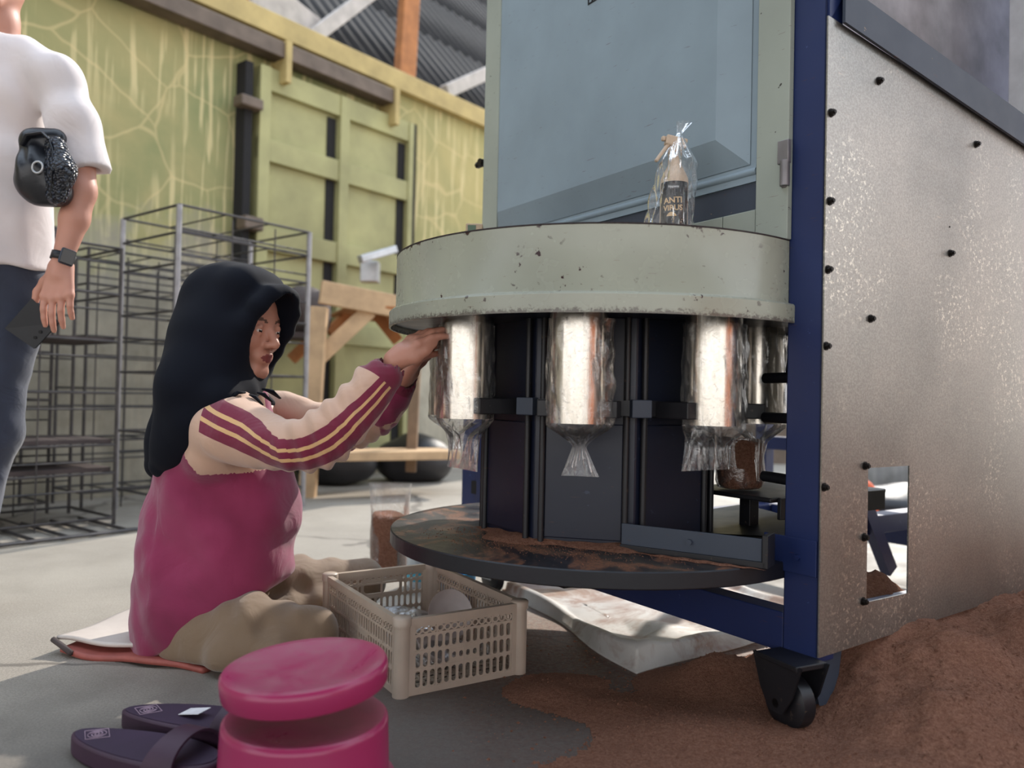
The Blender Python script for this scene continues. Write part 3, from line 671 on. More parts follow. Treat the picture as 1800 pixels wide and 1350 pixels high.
# filling tubes
TR, TRAD = .35, .0545
for k, a in enumerate(TA):
    c = pc(TR, a, 0); b = MB()
    b.lathe([(TRAD-.0025, .534), (TRAD, .534), (TRAD, .742)], 40, c); b.lathe([(TRAD-.0025, .742), (TRAD-.0025, .534)], 40, c)
    tb_ = part('filling_tube', b, 'tube', smooth=40)
    fm = np.eye(4); s, cc = phi(a); fm[:3, 0] = (-cc, s, 0); fm[:3, 1] = (s, cc, 0); fm[:3, 3] = pc(0, a, 0)
    b = MB(fm); b.box(-.075, -.045, .285, .36, .545, .577); b.box(.045, .075, .285, .36, .545, .577); b.box(-.075, .075, .255, .292, .545, .577); b.build('tube_bracket', M['black'], mc, bevel=.002)
# skirt plate and scraper on the disc, right
A1, A2 = atz(1089, 966, .2875), atz(1345, 1000, .2875)
d12 = (A2-A1)/np.linalg.norm(A2-A1); back = np.cross(d12, (0, 0, -1.)); back = -np.cross(d12, (0, 0, 1.)) if np.dot(-np.cross(d12, (0, 0, 1.)), (0, 1, 0)) > 0 else np.cross(d12, (0, 0, 1.))
fm = np.eye(4); fm[:3, 0] = d12; fm[:3, 1] = back; fm[:3, 3] = A1-[0, 0, .2875]; LL = np.linalg.norm(A2-A1)
b = MB(fm); b.box(0, LL, .0, .012, .287, .298); b.box(LL-.006, LL+.004, 0, .05, .287, .345); part('scraper_base', b, 'black', bevel=.001)
b = MB(fm); b.box(.0, LL-.008, .006, .010, .296, .338); b.box(0, .003, .006, .06, .296, .338); pz = part('scraper_plate', b, 'bar', bevel=.001)
b = MB(fm); b.tube([(LL*.5, .007, .318), (LL*.5, -.001, .318)], .0055, 6); b.build('bolt', M['bar'], pz)
b = MB(); 
b.lathe([(.20, .300), (.44, .318), (.442, .315), (.20, .296)], 24, HC, a0=math.radians(-38), a1=math.radians(28)); part('sweep_blade', b, 'black', smooth=30)
b = MB(KM); b.box(.10, .52, .18, .42, .375, .385); part('bag_rest', b, 'black', bevel=.003)
b = MB(KM); b.box(.16, .19, .28, .31, .29, .376); b.box(.12, .5, .17, .18, .34, .385); part('bag_rest_support', b, 'black', bevel=.002)
for z0 in (.43, .55, .63):
    b = MB(KM); b.tube([(.06, .07, z0), (.09, .19, z0)], .011, 10); part('side_arm', b, 'black', smooth=50)
b = MB(KM); b.beam((.10, .10, .70), (.11, .13, .42), .03, .012); part('side_lever', b, 'black', bevel=.002)
# door above the hood
for x0, x1, z0, z1 in ((.066, .139, .884, 2.3), (1.058, 1.137, .884, 2.3)): b = MB(KM); b.box(-.014, -.001, x0, x1, z0, z1); part('door_frame', b, 'doorgrey', bevel=.0015)
b = MB(KM); b.box(-.004, .0, .139, 1.058, .884, 2.3); part('door_back_plate', b, 'doorblue')
# raised pressed panel with bevels
b = MB(KM); x0, x1, X0, X1, z0, Z0, zt = .228, 1.03, .160, 1.056, 1.106, 1.045, 2.3; q = .030
b.add([(-.006, X0, Z0), (-.006, X1, Z0), (-q, x1, z0), (-q, x0, z0), (-.006, X0, zt), (-q, x0, zt), (-.006, X1, zt), (-q, x1, zt)], [(0, 1, 2, 3), (0, 3, 5, 4), (3, 2, 7, 5), (2, 1, 6, 7)])
part('pressed_panel', b, 'doorblue')
b = MB(KM); b.tube([(-.007, .142, 1.028), (-.007, 1.05, 1.03)], .008, 10); b.box(-.010, -.004, .142, 1.05, 1.008, 1.04); part('door_lip', b, 'doorblue', smooth=40)
b = MB(KM); b.box(-.0055, -.0045, .142, 1.055, .955, 1.007); part('door_recess', b, 'bar')
for x0, x1 in ((.142, .222), (.224, .42), (.422, .75), (.752, 1.055)):
    b = MB(KM); b.box(-.011, -.002, x0, x1, .885, .953); part('lower_door_panel', b, 'doorgrey', bevel=.002)
b = MB(KM); b.box(-.020, -.010, .062, .086, 1.025, 1.068); b.box(-.018, -.0, .069, .078, .98, 1.03); b.tube([(-.017, .071, .982), (-.017, .071, 1.03)], .009, 12); part('hinge', b, 'hopper', smooth=40, bevel=.001)
b = MB(KM); b.box(-.0325, -.030, .775, .81, 1.655, 1.66)
# sign lettering sliver at top edge of the photo
p = wlp = None
def mfront(px, py, a): 
    P_ = onpl(px, py, K0+EV*a, EV)-K0; return float(P_@DV), float(P_[2])
s0 = mfront(1033.5, 9.5, -.0305); s1 = mfront(1051, 0, -.0305)
b = MB(KM); w1 = s0[0]-s1[0]
b.box(-.0312, -.0304, s0[0]-.004, s0[0], s0[1], s0[1]+.045); b.box(-.0312, -.0304, s0[0]-.075, s0[0], s0[1], s0[1]+.004); b.box(-.0312, -.0304, s0[0]-.075, s0[0], s0[1]+.012, s0[1]+.016)
b.box(-.0312, -.0304, s0[0]-.018, s0[0]-.014, s0[1], s0[1]+.016); b.box(-.0312, -.0304, s0[0]-.013, s0[0], s0[1]+.020, s0[1]+.045); b.box(-.0312, -.0304, s0[0]-.045, s0[0]-.02, s0[1]+.020, s0[1]+.045)
part('printed_sign', b, 'dark')
b = MB(KM); b.tube([(-.02, 1.152, 1.28), (.01, 1.152, 1.28)], .012, 8); b.tube([(-.006, 1.165, 1.28), (-.006, 1.185, 1.28)], .010, 6); part('bolt', b, 'bolt', smooth=40)
# side panel with the hand hole
def sp_poly():
    top = lambda a: 1.275-.105*a
    return top
top = sp_poly(); bot = lambda a: .131+.030*a
A = [-.003, .141, .283, 1.5]
b = MB(KM); Zs = []
for a in A: Zs.append([bot(a), .2105, .4615, top(a)])
vs = [(a, y, z) for y in (-.006, -.003) for a, zz in zip(A, Zs) for z in zz]
fs = []
for i in range(3):
    for j in range(3):
        if i == 1 and j == 1: continue
        q = (i*4+j, i*4+4+j, i*4+5+j, i*4+1+j); fs.append(q); fs.append(tuple(16+x for x in q[::-1]))
def wallq(a_, b_): fs.append((a_, b_, 16+b_, 16+a_))
for i in range(3): wallq(i*4, i*4+4); wallq(i*4+7, i*4+3)
for j in range(3): wallq(j+1, j); wallq(12+j, 13+j)
wallq(5, 9); wallq(9, 10); wallq(10, 6); wallq(6, 5)
b.add(vs, fs); panel = part('side_panel', b, 'steel')
for (a, z) in ((.157, 1.196), (.008, 1.102), (.53, 1.149), (.008, .943), (.428, .9), (.006, .82), (.141, .742), (.004, .683), (.130, .466), (.004, .432), (.130, .333), (.130, .214)):
    b = MB(KM); b.tube([(a, -.006, z), (a, -.0075, z)], .008, 14); b.tube([(a, -.0075, z), (a, -.013, z)], .0062, 6); b.tube([(a, -.013, z), (a, -.016, z)], .0035, 10)
    b.build('bolt', M['bolt'], panel, smooth=30)
b = MB(KM); b.tube([(.425, -.0065, .955), (.425, -.0068, .955)], .002, 10); b.build('bolt_hole', M['dark'], panel)
# sloping angle bar
b = MB(KM); tp = lambda a: 1.340-.118*a
vs = []
for a in (.030, 1.5):
    t = tp(a); vs += [(a, -.018, t-.068), (a, -.012, t-.068), (a, -.012, t-.004), (a, .045, t-.004), (a, .045, t), (a, -.018, t)]
b.add(vs, [(0, 1, 7, 6), (1, 2, 8, 7), (2, 3, 9, 8), (3, 4, 10, 9), (4, 5, 11, 10), (5, 0, 6, 11), (5, 4, 3, 2, 1, 0), (6, 7, 8, 9, 10, 11)]); part('angle_bar', b, 'bar')
b = MB(KM); b.add([(.004, -.004, 1.27), (.05, -.004, 1.33), (.09, -.004, 1.42), (.004, -.004, 1.42), (.004, .0, 1.27), (.05, .0, 1.33), (.09, .0, 1.42), (.004, .0, 1.42)], [(0, 1, 2, 3), (7, 6, 5, 4), (0, 4, 5, 1), (1, 5, 6, 2), (2, 6, 7, 3), (3, 7, 4, 0)]); part('corner_gusset', b, 'blue')
# hopper sheet behind
b = MB(KM); b.box(.02, 1.3, .20, .204, 1.16, 2.4); part('hopper_sheet', b, 'hopper')
b = MB(KM); b.beam((.62, .19, 1.95), (.20, .19, 1.30), .02, .012, up=(0, 1, 0)); part('hopper_rib', b, 'hopper')
def mside(px, py, bb):
    P_ = onpl(px, py, K0+DV*bb, DV)-K0; return float(P_@EV), float(P_[2])
a0, z0 = mside(1772, 200, .10); a1, _ = mside(1790, 190, .10)
M['whitebar'] = simple('pale_aluminium', 'dcdcdf', .35, .3, .08, 20)
b = MB(KM); b.box(a0, a1, .06, .10, z0-.03, 2.4); part('hopper_corner_strip', b, 'whitebar', bevel=.002)
b = MB(KM); b.box(a1, a1+.5, .085, .09, z0-.1, 2.4); part('hopper_end_sheet', b, simple('pale_blue_sheet', '7f8fc4', .5))
# caster
cst = thing('caster_wheel', tuple(mw(.03, .06, 0)), None, None)
COL.objects.unlink(cst); bpy.data.objects.remove(cst)
cp = at(1385, 1215, 1.43)
F = Fld((.30, 1.28, -.01), (.64, 1.60, .14), .004)
c0 = np.array(at(1388, 1230, 1.42)); c0[2] = .058
ax = np.array([.90, .436, 0])
c0[2] = .050; b = MB(); b.tube([c0-ax*.020, c0-ax*.018, c0-ax*.013, c0+ax*.013, c0+ax*.018, c0+ax*.020], [.030, .040, .048, .048, .040, .030], 36); b.build('caster_wheel', M['black'], mc, smooth=50)
b = MB(); b.tube([c0-ax*.034, c0+ax*.034], .008, 10); b.build('axle', M['bolt'], mc, smooth=50)
b = MB(); 
for sgn in (-1, 1):
    o_ = ax*.030*sgn; dd = np.array([-.436, .90, 0])
    q = [c0+o_+dd*x+np.array([0, 0, z]) for x, z in ((-.055, .075), (.055, .075), (.036, .02), (.014, -.014), (-.014, -.014), (-.036, .02))]
    q2 = [v+ax*.004*sgn for v in q]; b.add(q+q2, [(0, 1, 2, 3, 4, 5), (11, 10, 9, 8, 7, 6)]+[(i, (i+1) % 6, 6+(i+1) % 6, 6+i) for i in range(6)])
b.add([c0+ax*s*.036+dd*x+np.array([0, 0, z]) for z in (.068, .078) for s in (-1, 1) for x in (-.05, .05)], [(0, 1, 3, 2), (4, 6, 7, 5), (0, 4, 5, 1), (2, 3, 7, 6), (0, 2, 6, 4), (1, 5, 7, 3)])
part('caster_fork', b, 'black', bevel=.002)
pw = [at(1432, 1150, 1.44), at(1479, 1143, 1.50), at(1474, 1185, 1.49), at(1458, 1238, 1.465), at(1441, 1240, 1.45), at(1430, 1190, 1.44)]
b = MB(); b.add(pw+[v+np.array([-.004, .008, 0]) for v in pw], [(0, 1, 2, 3, 4, 5), (11, 10, 9, 8, 7, 6)]+[(i, (i+1) % 6, 6+(i+1) % 6, 6+i) for i in range(6)]); part('caster_bracket', b, 'bar', bevel=.001)
# ------------------------------------------------------------------ remaining casters
def caster(c, nm='caster_wheel'):
    b = MB(); ax_ = np.array([.8, .6, 0]); b.tube([c-ax_*.016, c-ax_*.012, c+ax_*.012, c+ax_*.016], [.034, .042, .042, .034], 24); b.build(nm, M['black'], mc, smooth=40)
    b = MB(); dd = np.array([-.6, .8, 0])
    for s in (-1, 1): b.beam(c+ax_*s*.024, c+ax_*s*.024+[0, 0, .07], .05, .004, up=tuple(ax_))
    b.beam(c-ax_*.04+[0, 0, .074], c+ax_*.04+[0, 0, .074], .08, .008); b.build('caster_fork', M['galv'], mc)
for a, y in ((.04, 1.12), (L_-.04, .05), (L_-.04, 1.12)): p = mw(a, y, 0); caster(np.array([p[0], p[1], .042]))
# ------------------------------------------------------------------ coir powder
def noise2(X, Y, seed, f):
    rs = np.random.RandomState(seed); o = 0
    for k in range(14):
        th = rs.rand()*6.283; fr = f*(0.5+rs.rand()*1.5); o = o+np.sin(fr*(X*math.cos(th)+Y*math.sin(th))+rs.rand()*6.283)/(1+.5*fr/f)
    return o/5
def ridge(X, Y, seed, f): return 1-np.abs(noise2(X, Y, seed, f))*1.6
def smst(x, a, b): t = np.clip((x-a)/(b-a), 0, 1); return t*t*(3-2*t)
def heap(X, Y):
    a = (X-K0[0])*EV[0]+(Y-K0[1])*EV[1]; bb = (X-K0[0])*DV[0]+(Y-K0[1])*DV[1]
    H = .010+.114*smst(a, -.02, .24)+.042*smst(a, .40, .72)+.10*smst(a, .85, 1.6)
    h = H*np.exp(-np.where(bb < 0, (bb/(.30+.1*smst(a, .3, 1.)))**2, (bb/.16)**2))
    h = h+.15*np.exp(-((a-.33)/.2)**2-((bb-.14)/.10)**2)
    h = h+.004*np.exp(-((X-.50)/.09)**2-((Y-1.375)/.06)**2)
    for cx, cy, hh, sx_, sy_ in ((.70, 1.33, .035, .10, .07), (.86, 1.52, .045, .08, .06), (.98, 1.42, .03, .12, .08), (.43, 1.63, .055, .10, .07), (.08, 1.56, .016, .07, .05), (.20, 1.50, .012, .12, .06), (.32, 1.40, .014, .12, .08), (.62, 1.22, .03, .14, .08), (.12, 1.63, .010, .09, .05), (1.1, 1.62, .05, .09, .07)):
        h = h+hh*np.exp(-((X-cx)/sx_)**2-((Y-cy)/sy_)**2)
    amp = smst(h, .004, .07)
    h = h+amp*(.012*noise2(X, Y, 3, 18)+.011*noise2(X, Y, 5, 50)+.004*noise2(X, Y, 8, 120)+.003*noise2(X, Y, 12, 260)+.010*ridge(X, Y, 11, 22)-.008)+.0015*noise2(X, Y, 9, 200)*smst(h, 0, .01)
    return h-.0035
def heightmesh(name, x0, x1, y0, y1, st, fn, mat, label, cut=.0008):
    xs = np.arange(x0, x1, st); ys = np.arange(y0, y1, st); X, Y = np.meshgrid(xs, ys); Z = fn(X, Y)
    n = len(xs); keep = (Z > cut); vs = np.stack([X, Y, np.maximum(Z, .0)], -1).reshape(-1, 3)
    i, j = np.meshgrid(np.arange(len(xs)-1), np.arange(len(ys)-1)); k = (keep[:-1, :-1] | keep[1:, :-1] | keep[:-1, 1:] | keep[1:, 1:]); i = i[k]; j = j[k]
    q = np.stack([j*n+i, j*n+i+1, (j+1)*n+i+1, (j+1)*n+i], 1); us, inv = np.unique(q, return_inverse=True); inv = inv.reshape(q.shape)
    me = bpy.data.meshes.new(name); V = vs[us]; me.from_pydata(V.tolist(), [], inv.tolist()); me.polygons.foreach_set('use_smooth', [True]*len(inv)); me.materials.append(mat)
    o = bpy.data.objects.new(name, me); link(o, None); return tag(o, label, 'coir powder', None, 'stuff')
heightmesh('coir_heap', -.12, 1.95, .9, 2.7, .006, heap, M['coir'], 'brown coir powder heaped around the caster and under the steel side panel of the machine')
def heap2(X, Y): return 1.15*np.exp(-((X-3.0)/.65)**2-((Y-.7)/.8)**2)-.02+.03*noise2(X, Y, 4, 6)
heightmesh('coir_heap', 1.96, 6, -3.5, 4, .04, heap2, M['coir'], 'large brown coir powder heap beyond the right edge of the picture')
# crumbs strewn over the heap and the floor around it
b = MB(); rs = np.random.RandomState(11); n_ = 11000
cx = np.concatenate([rs.rand(n_//2)*1.35-.05, .55+rs.randn(n_//2)*.32]); cy = np.concatenate([1.0+rs.rand(n_//2)*.9, 1.42+rs.randn(n_//2)*.16]); hz = np.maximum(heap(cx, cy), 0)
for x, y, z in zip(cx, cy, hz):
    if y < .95 or x < -.1: continue
    if z <= 0 and rs.rand() > .35*math.exp(-((x-.5)/.45)**2)+.1: continue
    if (x-K0[0])*DV[0]+(y-K0[1])*DV[1] > -.02 and x > K0[0]-.02 and z > .1: continue
    s_ = .0008+rs.rand()**3*.0034; th = rs.rand()*3; l_ = 1+rs.rand()*1.2
    b.add([(x, y, z+s_*.9), (x+s_*l_*math.cos(th), y+s_*l_*math.sin(th), z), (x+s_*math.cos(th+2.1), y+s_*math.sin(th+2.1), z), (x+s_*math.cos(th+4.2), y+s_*math.sin(th+4.2), z)], [(0, 1, 2), (0, 2, 3), (0, 3, 1)])
b.build('coir_crumbs', M['coir'], label='loose brown coir crumbs strewn over the floor and heap in front of the machine', cat='coir powder', kind='stuff')
# powder on the disc
def pring(u, v):
    d = -84+108*u; r = .246+.050*v; s, c = phi(d); w_ = math.sin(math.pi*v)
    h = .0095*(1-v)**.7*(1+.2*math.sin(d*.11)+.12*math.sin(d*.37))*min(1, u*8, (1-u)*8+.2)
    rr = .246+(.030+.016*math.sin(d*.12+1)+.004*math.sin(d*.31))*v*(1.6-u*.4); return (CX+rr*s, CY+rr*c, .2866+h)
b = MB(); b.grid(pring, 160, 12); b.build('coir_powder', M['coir'], smooth=180, label='ring of spilled brown coir powder along the foot of the turret column on the black disc', cat='coir powder', kind='stuff')
def pring2(u, v):
    p = A1+(A2-A1)*(.05+.95*u)+np.array([.0, -.006-.020*v*math.sin(math.pi*u)-.004*math.sin(u*40), 0]); return (p[0], p[1], .2868+.004*math.sin(math.pi*v)*math.sin(math.pi*u))
b = MB(); b.grid(pring2, 80, 6); b.build('coir_powder', M['coir'], smooth=180, label='thin line of brown coir powder below the grey scraper plate on the disc', cat='coir powder', kind='stuff')
def pbar(u, v): s = .118+.075*u; t = 1.340-.118*s; return tuple(mw(s, .0+.02*v, t+.008*math.sin(math.pi*u)*math.sin(math.pi*v)*(1+.5*math.sin(u*30))))
b = MB(); b.grid(pbar, 40, 8); b.build('coir_powder', M['coir'], smooth=180, label='small pinch of coir powder on top of the sloping dark bar', cat='coir powder', kind='stuff')
# grains scattered on the disc
b = MB(); rs = np.random.RandomState(5)
for i in range(900):
    d = -80+rs.rand()*100; r = .27+abs(rs.randn())*.07
    if r > .455: continue
    x, y, _ = pc(r, d, 0); s_ = .0006+rs.rand()*.0011; th = rs.rand()*3
    b.add([(x, y, .2864+s_*1.2), (x+s_*math.cos(th), y+s_*math.sin(th), .2864), (x+s_*math.cos(th+2.1), y+s_*math.sin(th+2.1), .2864), (x+s_*math.cos(th+4.2), y+s_*math.sin(th+4.2), .2864)], [(0, 1, 2), (0, 2, 3), (0, 3, 1)])
b.build('coir_grains', M['coir'], label='loose coir grains scattered over the front of the black disc', cat='coir powder', kind='stuff')
# ------------------------------------------------------------------ clear bags on the tubes
def bagtube(k, a, seed, tw=.05, tl=.085, tx=0., label='', skew=0., wide=.0):
    rs = np.random.RandomState(seed); c = np.array(pc(TR, a, 0)); ph = rs.rand(6)*6.28; b = MB(); nu, nv = 96, 70
    # screen-facing tangent directions
    tx_, ty_ = math.cos(math.radians(a)), math.sin(math.radians(a))
    T = np.array([math.cos(math.radians(a)), math.sin(math.radians(a)), 0]); N_ = np.array([math.sin(math.radians(a)), -math.cos(math.radians(a)), 0])
    vs = []
    for j in range(nv):
        v = j/(nv-1); z = .728-v*(.728-.532+tl+.012)
        q = smst(z, .535, .500) if False else float(np.clip((.532-z)/.042, 0, 1)); q = q*q*(3-2*q)
        lo_ = float(np.clip((.49-z)/(tl-.03), 0, 1))
        for i in range(nu):
            t = 2*math.pi*i/nu; r0 = TRAD+.0035+.0018*math.sin(5*t+ph[0]+9*v)+.0013*math.sin(11*t+ph[1]-14*v)+.001*math.sin(17*t+ph[2]+23*v)
            flap = wide*max(0, math.cos(t-.25))**10*(1+.2*math.sin(30*v+ph[3]))
            R1 = np.array([(r0+flap)*math.cos(t), (r0)*math.sin(t)])
            wdt = tw*(.32+.68*lo_) if tw < .04 else tw*(.86+.14*lo_)
            cr = .0035*math.sin(9*t+ph[4])+.003*math.sin(15*t+ph[5])
            R2 = np.array([wdt*math.cos(t)+skew*lo_, (.004+.010*(1-lo_))*math.sin(t)+cr*(1.1-lo_)])
            R = R1*(1-q)+R2*q
            p = c+T*(R[0]+tx*q)+N_*R[1]+np.array([0, 0, z+(.004*math.sin(7*t+ph[2]))*q*(1-lo_)])
            vs.append(p)
    fs = [(j*nu+i, j*nu+(i+1) % nu, (j+1)*nu+(i+1) % nu, (j+1)*nu+i) for j in range(nv-1) for i in range(nu)]
    b.add(vs, fs); o = b.build('clear_bag', M['film'], smooth=180, label=label, cat='plastic bag', group='empty clear bags pulled over the filling tubes')
    return o
bagtube(0, TA[0], 1, .036, .085, .006, 'empty clear bag on the middle front tube with a pinched twisted tail', .002, .012)
bagtube(7, TA[7], 2, .066, .092, -.004, 'empty clear bag on the left front tube beside the woman\'s hands, wide flat tail', -.006, .014)
bagtube(1, TA[1], 3, .064, .072, -.010, 'empty clear bag on the right front tube with a spread triangular tail', -.004, .020)
bagtube(2, TA[2], 4, .045, .11, .004, 'empty clear bag on the tube just left of the blue corner post', 0, .010)
bagtube(6, TA[6], 5, .05, .07, -.02, 'empty clear bag on the farthest left tube behind the woman\'s fingers', -.01, .012)
def coirbag(c, r, hf, ht, label, seed=0, sq=.92):
    t = thing('filled_bag', tuple(c), label, 'plastic bag'); b = MB(); c = np.array(c)
    rs = np.random.RandomState(seed); ph = rs.rand(3)*6
    F = Fld(c-[r*1.3, r*1.3, .02], c+[r*1.3, r*1.3, hf+.04], .005)
    F.cap(c+[0, 0, r*.35], c+[0, 0, hf-.02], r*.93, r*.95, 0); F.half(c+[0, 0, hf], (.1, 0, 1), .006); F.half(c+[0, 0, .004], (0, 0, -1), .006)
    F.disp(lambda X, Y, Z: .003*wob(X, Y, Z, 60, seed)); F.mesh('coir_fill', M['coir'], t)
    vs = []; nu, nv = 60, 40
    for j in range(nv):
        v = j/(nv-1); z = .004+ht*v; f = np.clip((z-hf)/(max(ht-hf, .01)), 0, 1)
        for i in range(nu):
            th = 2*math.pi*i/nu; rr = r*(1.0+.03*math.sin(4*th+ph[0]+8*v)+.02*math.sin(9*th+ph[1]-6*v)); 
            if z < .02: rr *= .86+.14*z/.02
            x = rr*math.cos(th)*(1+.15*f); y = rr*math.sin(th)*(1-.55*f)*sq; vs.append(c+[x, y, z])
    b.add(vs, [(j*nu+i, j*nu+(i+1) % nu, (j+1)*nu+(i+1) % nu, (j+1)*nu+i) for j in range(nv-1) for i in range(nu)]+[tuple(range(nu-1, -1, -1))])
    b.build('film', M['film'], t, smooth=180); return t
p = atz(683, 1012, 0.0); coirbag((p[0], p[1], 0), .060, .20, .292, 'clear bag half full of brown coir standing on the floor behind the crate', 3)
p = at(1300, 872, 1.76); coirbag((p[0], p[1], .386), .052, .115, .16, 'clear bag packed with brown coir on the black rest left of the corner post', 5)
# ------------------------------------------------------------------ sacks on the floor
def sheet(fn, n1, n2, name, mat, label, cat, thick=.006, parent=None, kind=None):
    b = MB(); b.grid(fn, n1, n2); o = b.build(name, mat, parent, smooth=180, label=label, cat=cat); md = o.modifiers.new('s', 'SOLIDIFY'); md.thickness = thick; md.offset = -1; return o
Tq, Lq, Rq, Fq = np.array([.275, 1.672]), np.array([-.01, 2.37]), np.array([.86, 2.12]), np.array([.58, 2.82])
def sackfn(u, v):
    q = (1-u)*(1-v)*Tq+(1-u)*v*Lq+u*(1-v)*Rq+u*v*Fq
    e = min(u, v, 1-u, 1-v); q = q+np.array([.012*math.sin(9*v+3)*(u < .5), .010*math.sin(8*u+1)])*(1 if e < .2 else .3)
    roll = .024*math.exp(-((e-.035)/.04)**2); sag = .010+.012*wob(np.array(q[0]), np.array(q[1]), np.array(0.), 14, 2)+.008*math.sin(22*u+5*v)*math.exp(-((v-.3)/.3)**2)
    if e < .012: return (q[0], q[1], .004)
    return (q[0], q[1], max(.008, roll+float(sag)+.012*math.exp(-((u-.06)/.05)**2-((v-.05)/.05)**2)))
o = sheet(sackfn, 110, 110, 'flattened_sack', M['sack'], 'flattened white woven sack lying under the machine, dusted with brown coir', 'sack', .004)
mt = thing('seat_mat', (-.75, 1.85, 0), 'folded white sack the seated woman sits on, reddish print along its front edge', 'sack')
def matfn(z, A_, B_, C_, D_, s):
    def f(u, v):
        q = (1-u)*(1-v)*np.array(A_)+u*(1-v)*np.array(B_)+(1-u)*v*np.array(C_)+u*v*np.array(D_)
        return (q[0], q[1]+.006*math.sin(14*u+s), z+.004*math.sin(9*u+s)+.003*math.sin(11*v+2*s))
    return f
sheet(matfn(.030, (-.985, 1.735), (-.60, 1.69), (-.90, 2.12), (-.38, 2.05), 1), 40, 40, 'upper_layer', M['sackpink'], None, None, .008, mt)
sheet(matfn(.016, (-.965, 1.715), (-.62, 1.63), (-.88, 2.10), (-.40, 2.03), 2), 40, 40, 'printed_layer', M['pink'], None, None, .010, mt)
b = MB(); b.tube([(-.99, 1.735, .03), (-.96, 1.72, .02), (-.93, 1.70, .012)], .006, 8); b.build('rolled_corner', M['shelf'], mt, smooth=180)
# ------------------------------------------------------------------ crate
CA = np.array([-.204, 1.519]); CB = np.array([.037, 1.674]); CL = np.array([-.433, 1.889])
cx_, cy_ = (CB-CA), (CL-CA); LX, LY = np.linalg.norm(cx_), np.linalg.norm(cy_); cx_, cy_ = cx_/LX, cy_/LY
CRM = np.eye(4); CRM[:2, 0] = cx_; CRM[:2, 1] = cy_; CRM[:2, 3] = CA
cr = thing('plastic_crate', (CA[0]+(CB-CA)[0]/2, CA[1]+.2, 0), 'beige slotted plastic crate on the floor between the woman and the machine', 'crate'); CH = .149
def cell(mb, T, x0, x1, z0, z1, hw, hh, th, n=12, rnd=1.):
    """square cell with a rounded hole; T maps (x, z, depth) to the crate frame"""
    cx, cz = (x0+x1)/2, (z0+z1)/2; vs = []
    for dpt in (0, th):
        for k in range(n):
            t = 2*math.pi*(k+.5)/n; c, s = math.cos(t), math.sin(t); m_ = max(abs(c), abs(s))
            vs.append(T(cx+(x1-x0)/2*c/m_, cz+(z1-z0)/2*s/m_, dpt))
        for k in range(n):
            t = 2*math.pi*(k+.5)/n; c, s = math.cos(t), math.sin(t)
            if hh > hw: vs.append(T(cx+hw*c, cz+(hh-hw)*np.sign(s)+hw*s, dpt))
            else: vs.append(T(cx+(hw-hh)*np.sign(c)+hh*c, cz+hh*s, dpt))
    fs = []
    for k in range(n):
        k2 = (k+1) % n
        fs += [(k, k2, n+k2, n+k), (2*n+k2, 2*n+k, 3*n+k, 3*n+k2), (n+k, n+k2, 3*n+k2, 3*n+k)]
    mb.add(vs, fs)
def crate_side(length, T, ngr, handle, name):
    b = MB(CRM); th = .0035; x0 = .016; x1 = length-.016; w_ = (x1-x0)/ngr
    rows = [(.012, .046), (.050, .080), (.084, .112)]
    b2 = lambda xa, xb, za, zb, d0=-.001, d1=.0045: b.add([T(x, z, d) for d in (d0, d1) for z in (za, zb) for x in (xa, xb)], [(0, 1, 3, 2), (4, 6, 7, 5), (0, 4, 5, 1), (2, 3, 7, 6), (0, 2, 6, 4), (1, 5, 7, 3)])
    b2(x0, x1, 0, .012); b2(x0, x1, .046, .050); b2(x0, x1, .080, .084); b2(x0, x1, .112, .116); b2(x0, x1, .130, .136)
    b2(x0, x1, .136, CH, -.004, .008)
    for g in range(ngr+1): xg = x0+w_*g; b2(xg-.0018, xg+.0018, .01, .136, -.0015, .005)
    for g in range(ngr):
        n = max(2, round(w_/.0145)); cw = w_/n
        for k in range(n):
            xa = x0+w_*g+cw*k; mid = (xa+cw/2)/length
            for r, (za, zb) in enumerate(rows):
                if handle and r == 2 and abs(mid-.5) < .19: continue
                if r == 1 and abs(mid-.5) < .12 and not handle: cell(b, T, xa, xa+cw, za, zb, cw*.30, (zb-za)*.2, th); continue
                cell(b, T, xa, xa+cw, za, zb, cw*.34, (zb-za)*.46, th)
            if not (handle and abs(mid-.5) < .19): cell(b, T, xa, xa+cw, .116, .130, cw*.34, .0045, th, 8)
            elif True: cell(b, T, xa, xa+cw, .124, .130, cw*.25, .0015, th, 8)
    if handle: cell(b, T, length*.31, length*.69, .084, .124, length*.17, .014, th, 20)
    b.build(name, M['crate'], cr)
crate_side(LX, lambda x, z, d: (x, d, z), 4, False, 'side_panel'); crate_side(LX, lambda x, z, d: (x, LY-d, z), 4, True, 'side_panel')
crate_side(LY, lambda x, z, d: (d, x, z), 6, False, 'side_panel'); crate_side(LY, lambda x, z, d: (LX-d, x, z), 6, False, 'side_panel')
for x, y in ((.008, .008), (LX-.008, .008), (.008, LY-.008), (LX-.008, LY-.008)):
    b = MB(CRM); b.tube([(x, y, 0), (x, y, .138)], .0165, 16); b.tube([(x, y, .136), (x, y, .150), (x, y, .153)], [.019, .019, .016], 16)
    sx_ = 1 if x < .1 else -1; sy_ = 1 if y < .1 else -1
    b.add([(x+sx_*a_, y+sy_*b_, z) for z in (0.004, .136) for a_, b_ in ((-.010, -.010), (.024, -.010), (.024, -.005), (-.005, .024), (-.010, .024))], [(0, 1, 6, 5), (1, 2, 7, 6), (2, 3, 8, 7), (3, 4, 9, 8), (4, 0, 5, 9), (4, 3, 2, 1, 0), (5, 6, 7, 8, 9)])
    b.build('corner_post', M['crate'], cr, smooth=50)
b = MB(CRM)
for i in range(14): x = .012+(LX-.024)*i/13; b.box(x-.003, x+.003, .004, LY-.004, .004, .008)
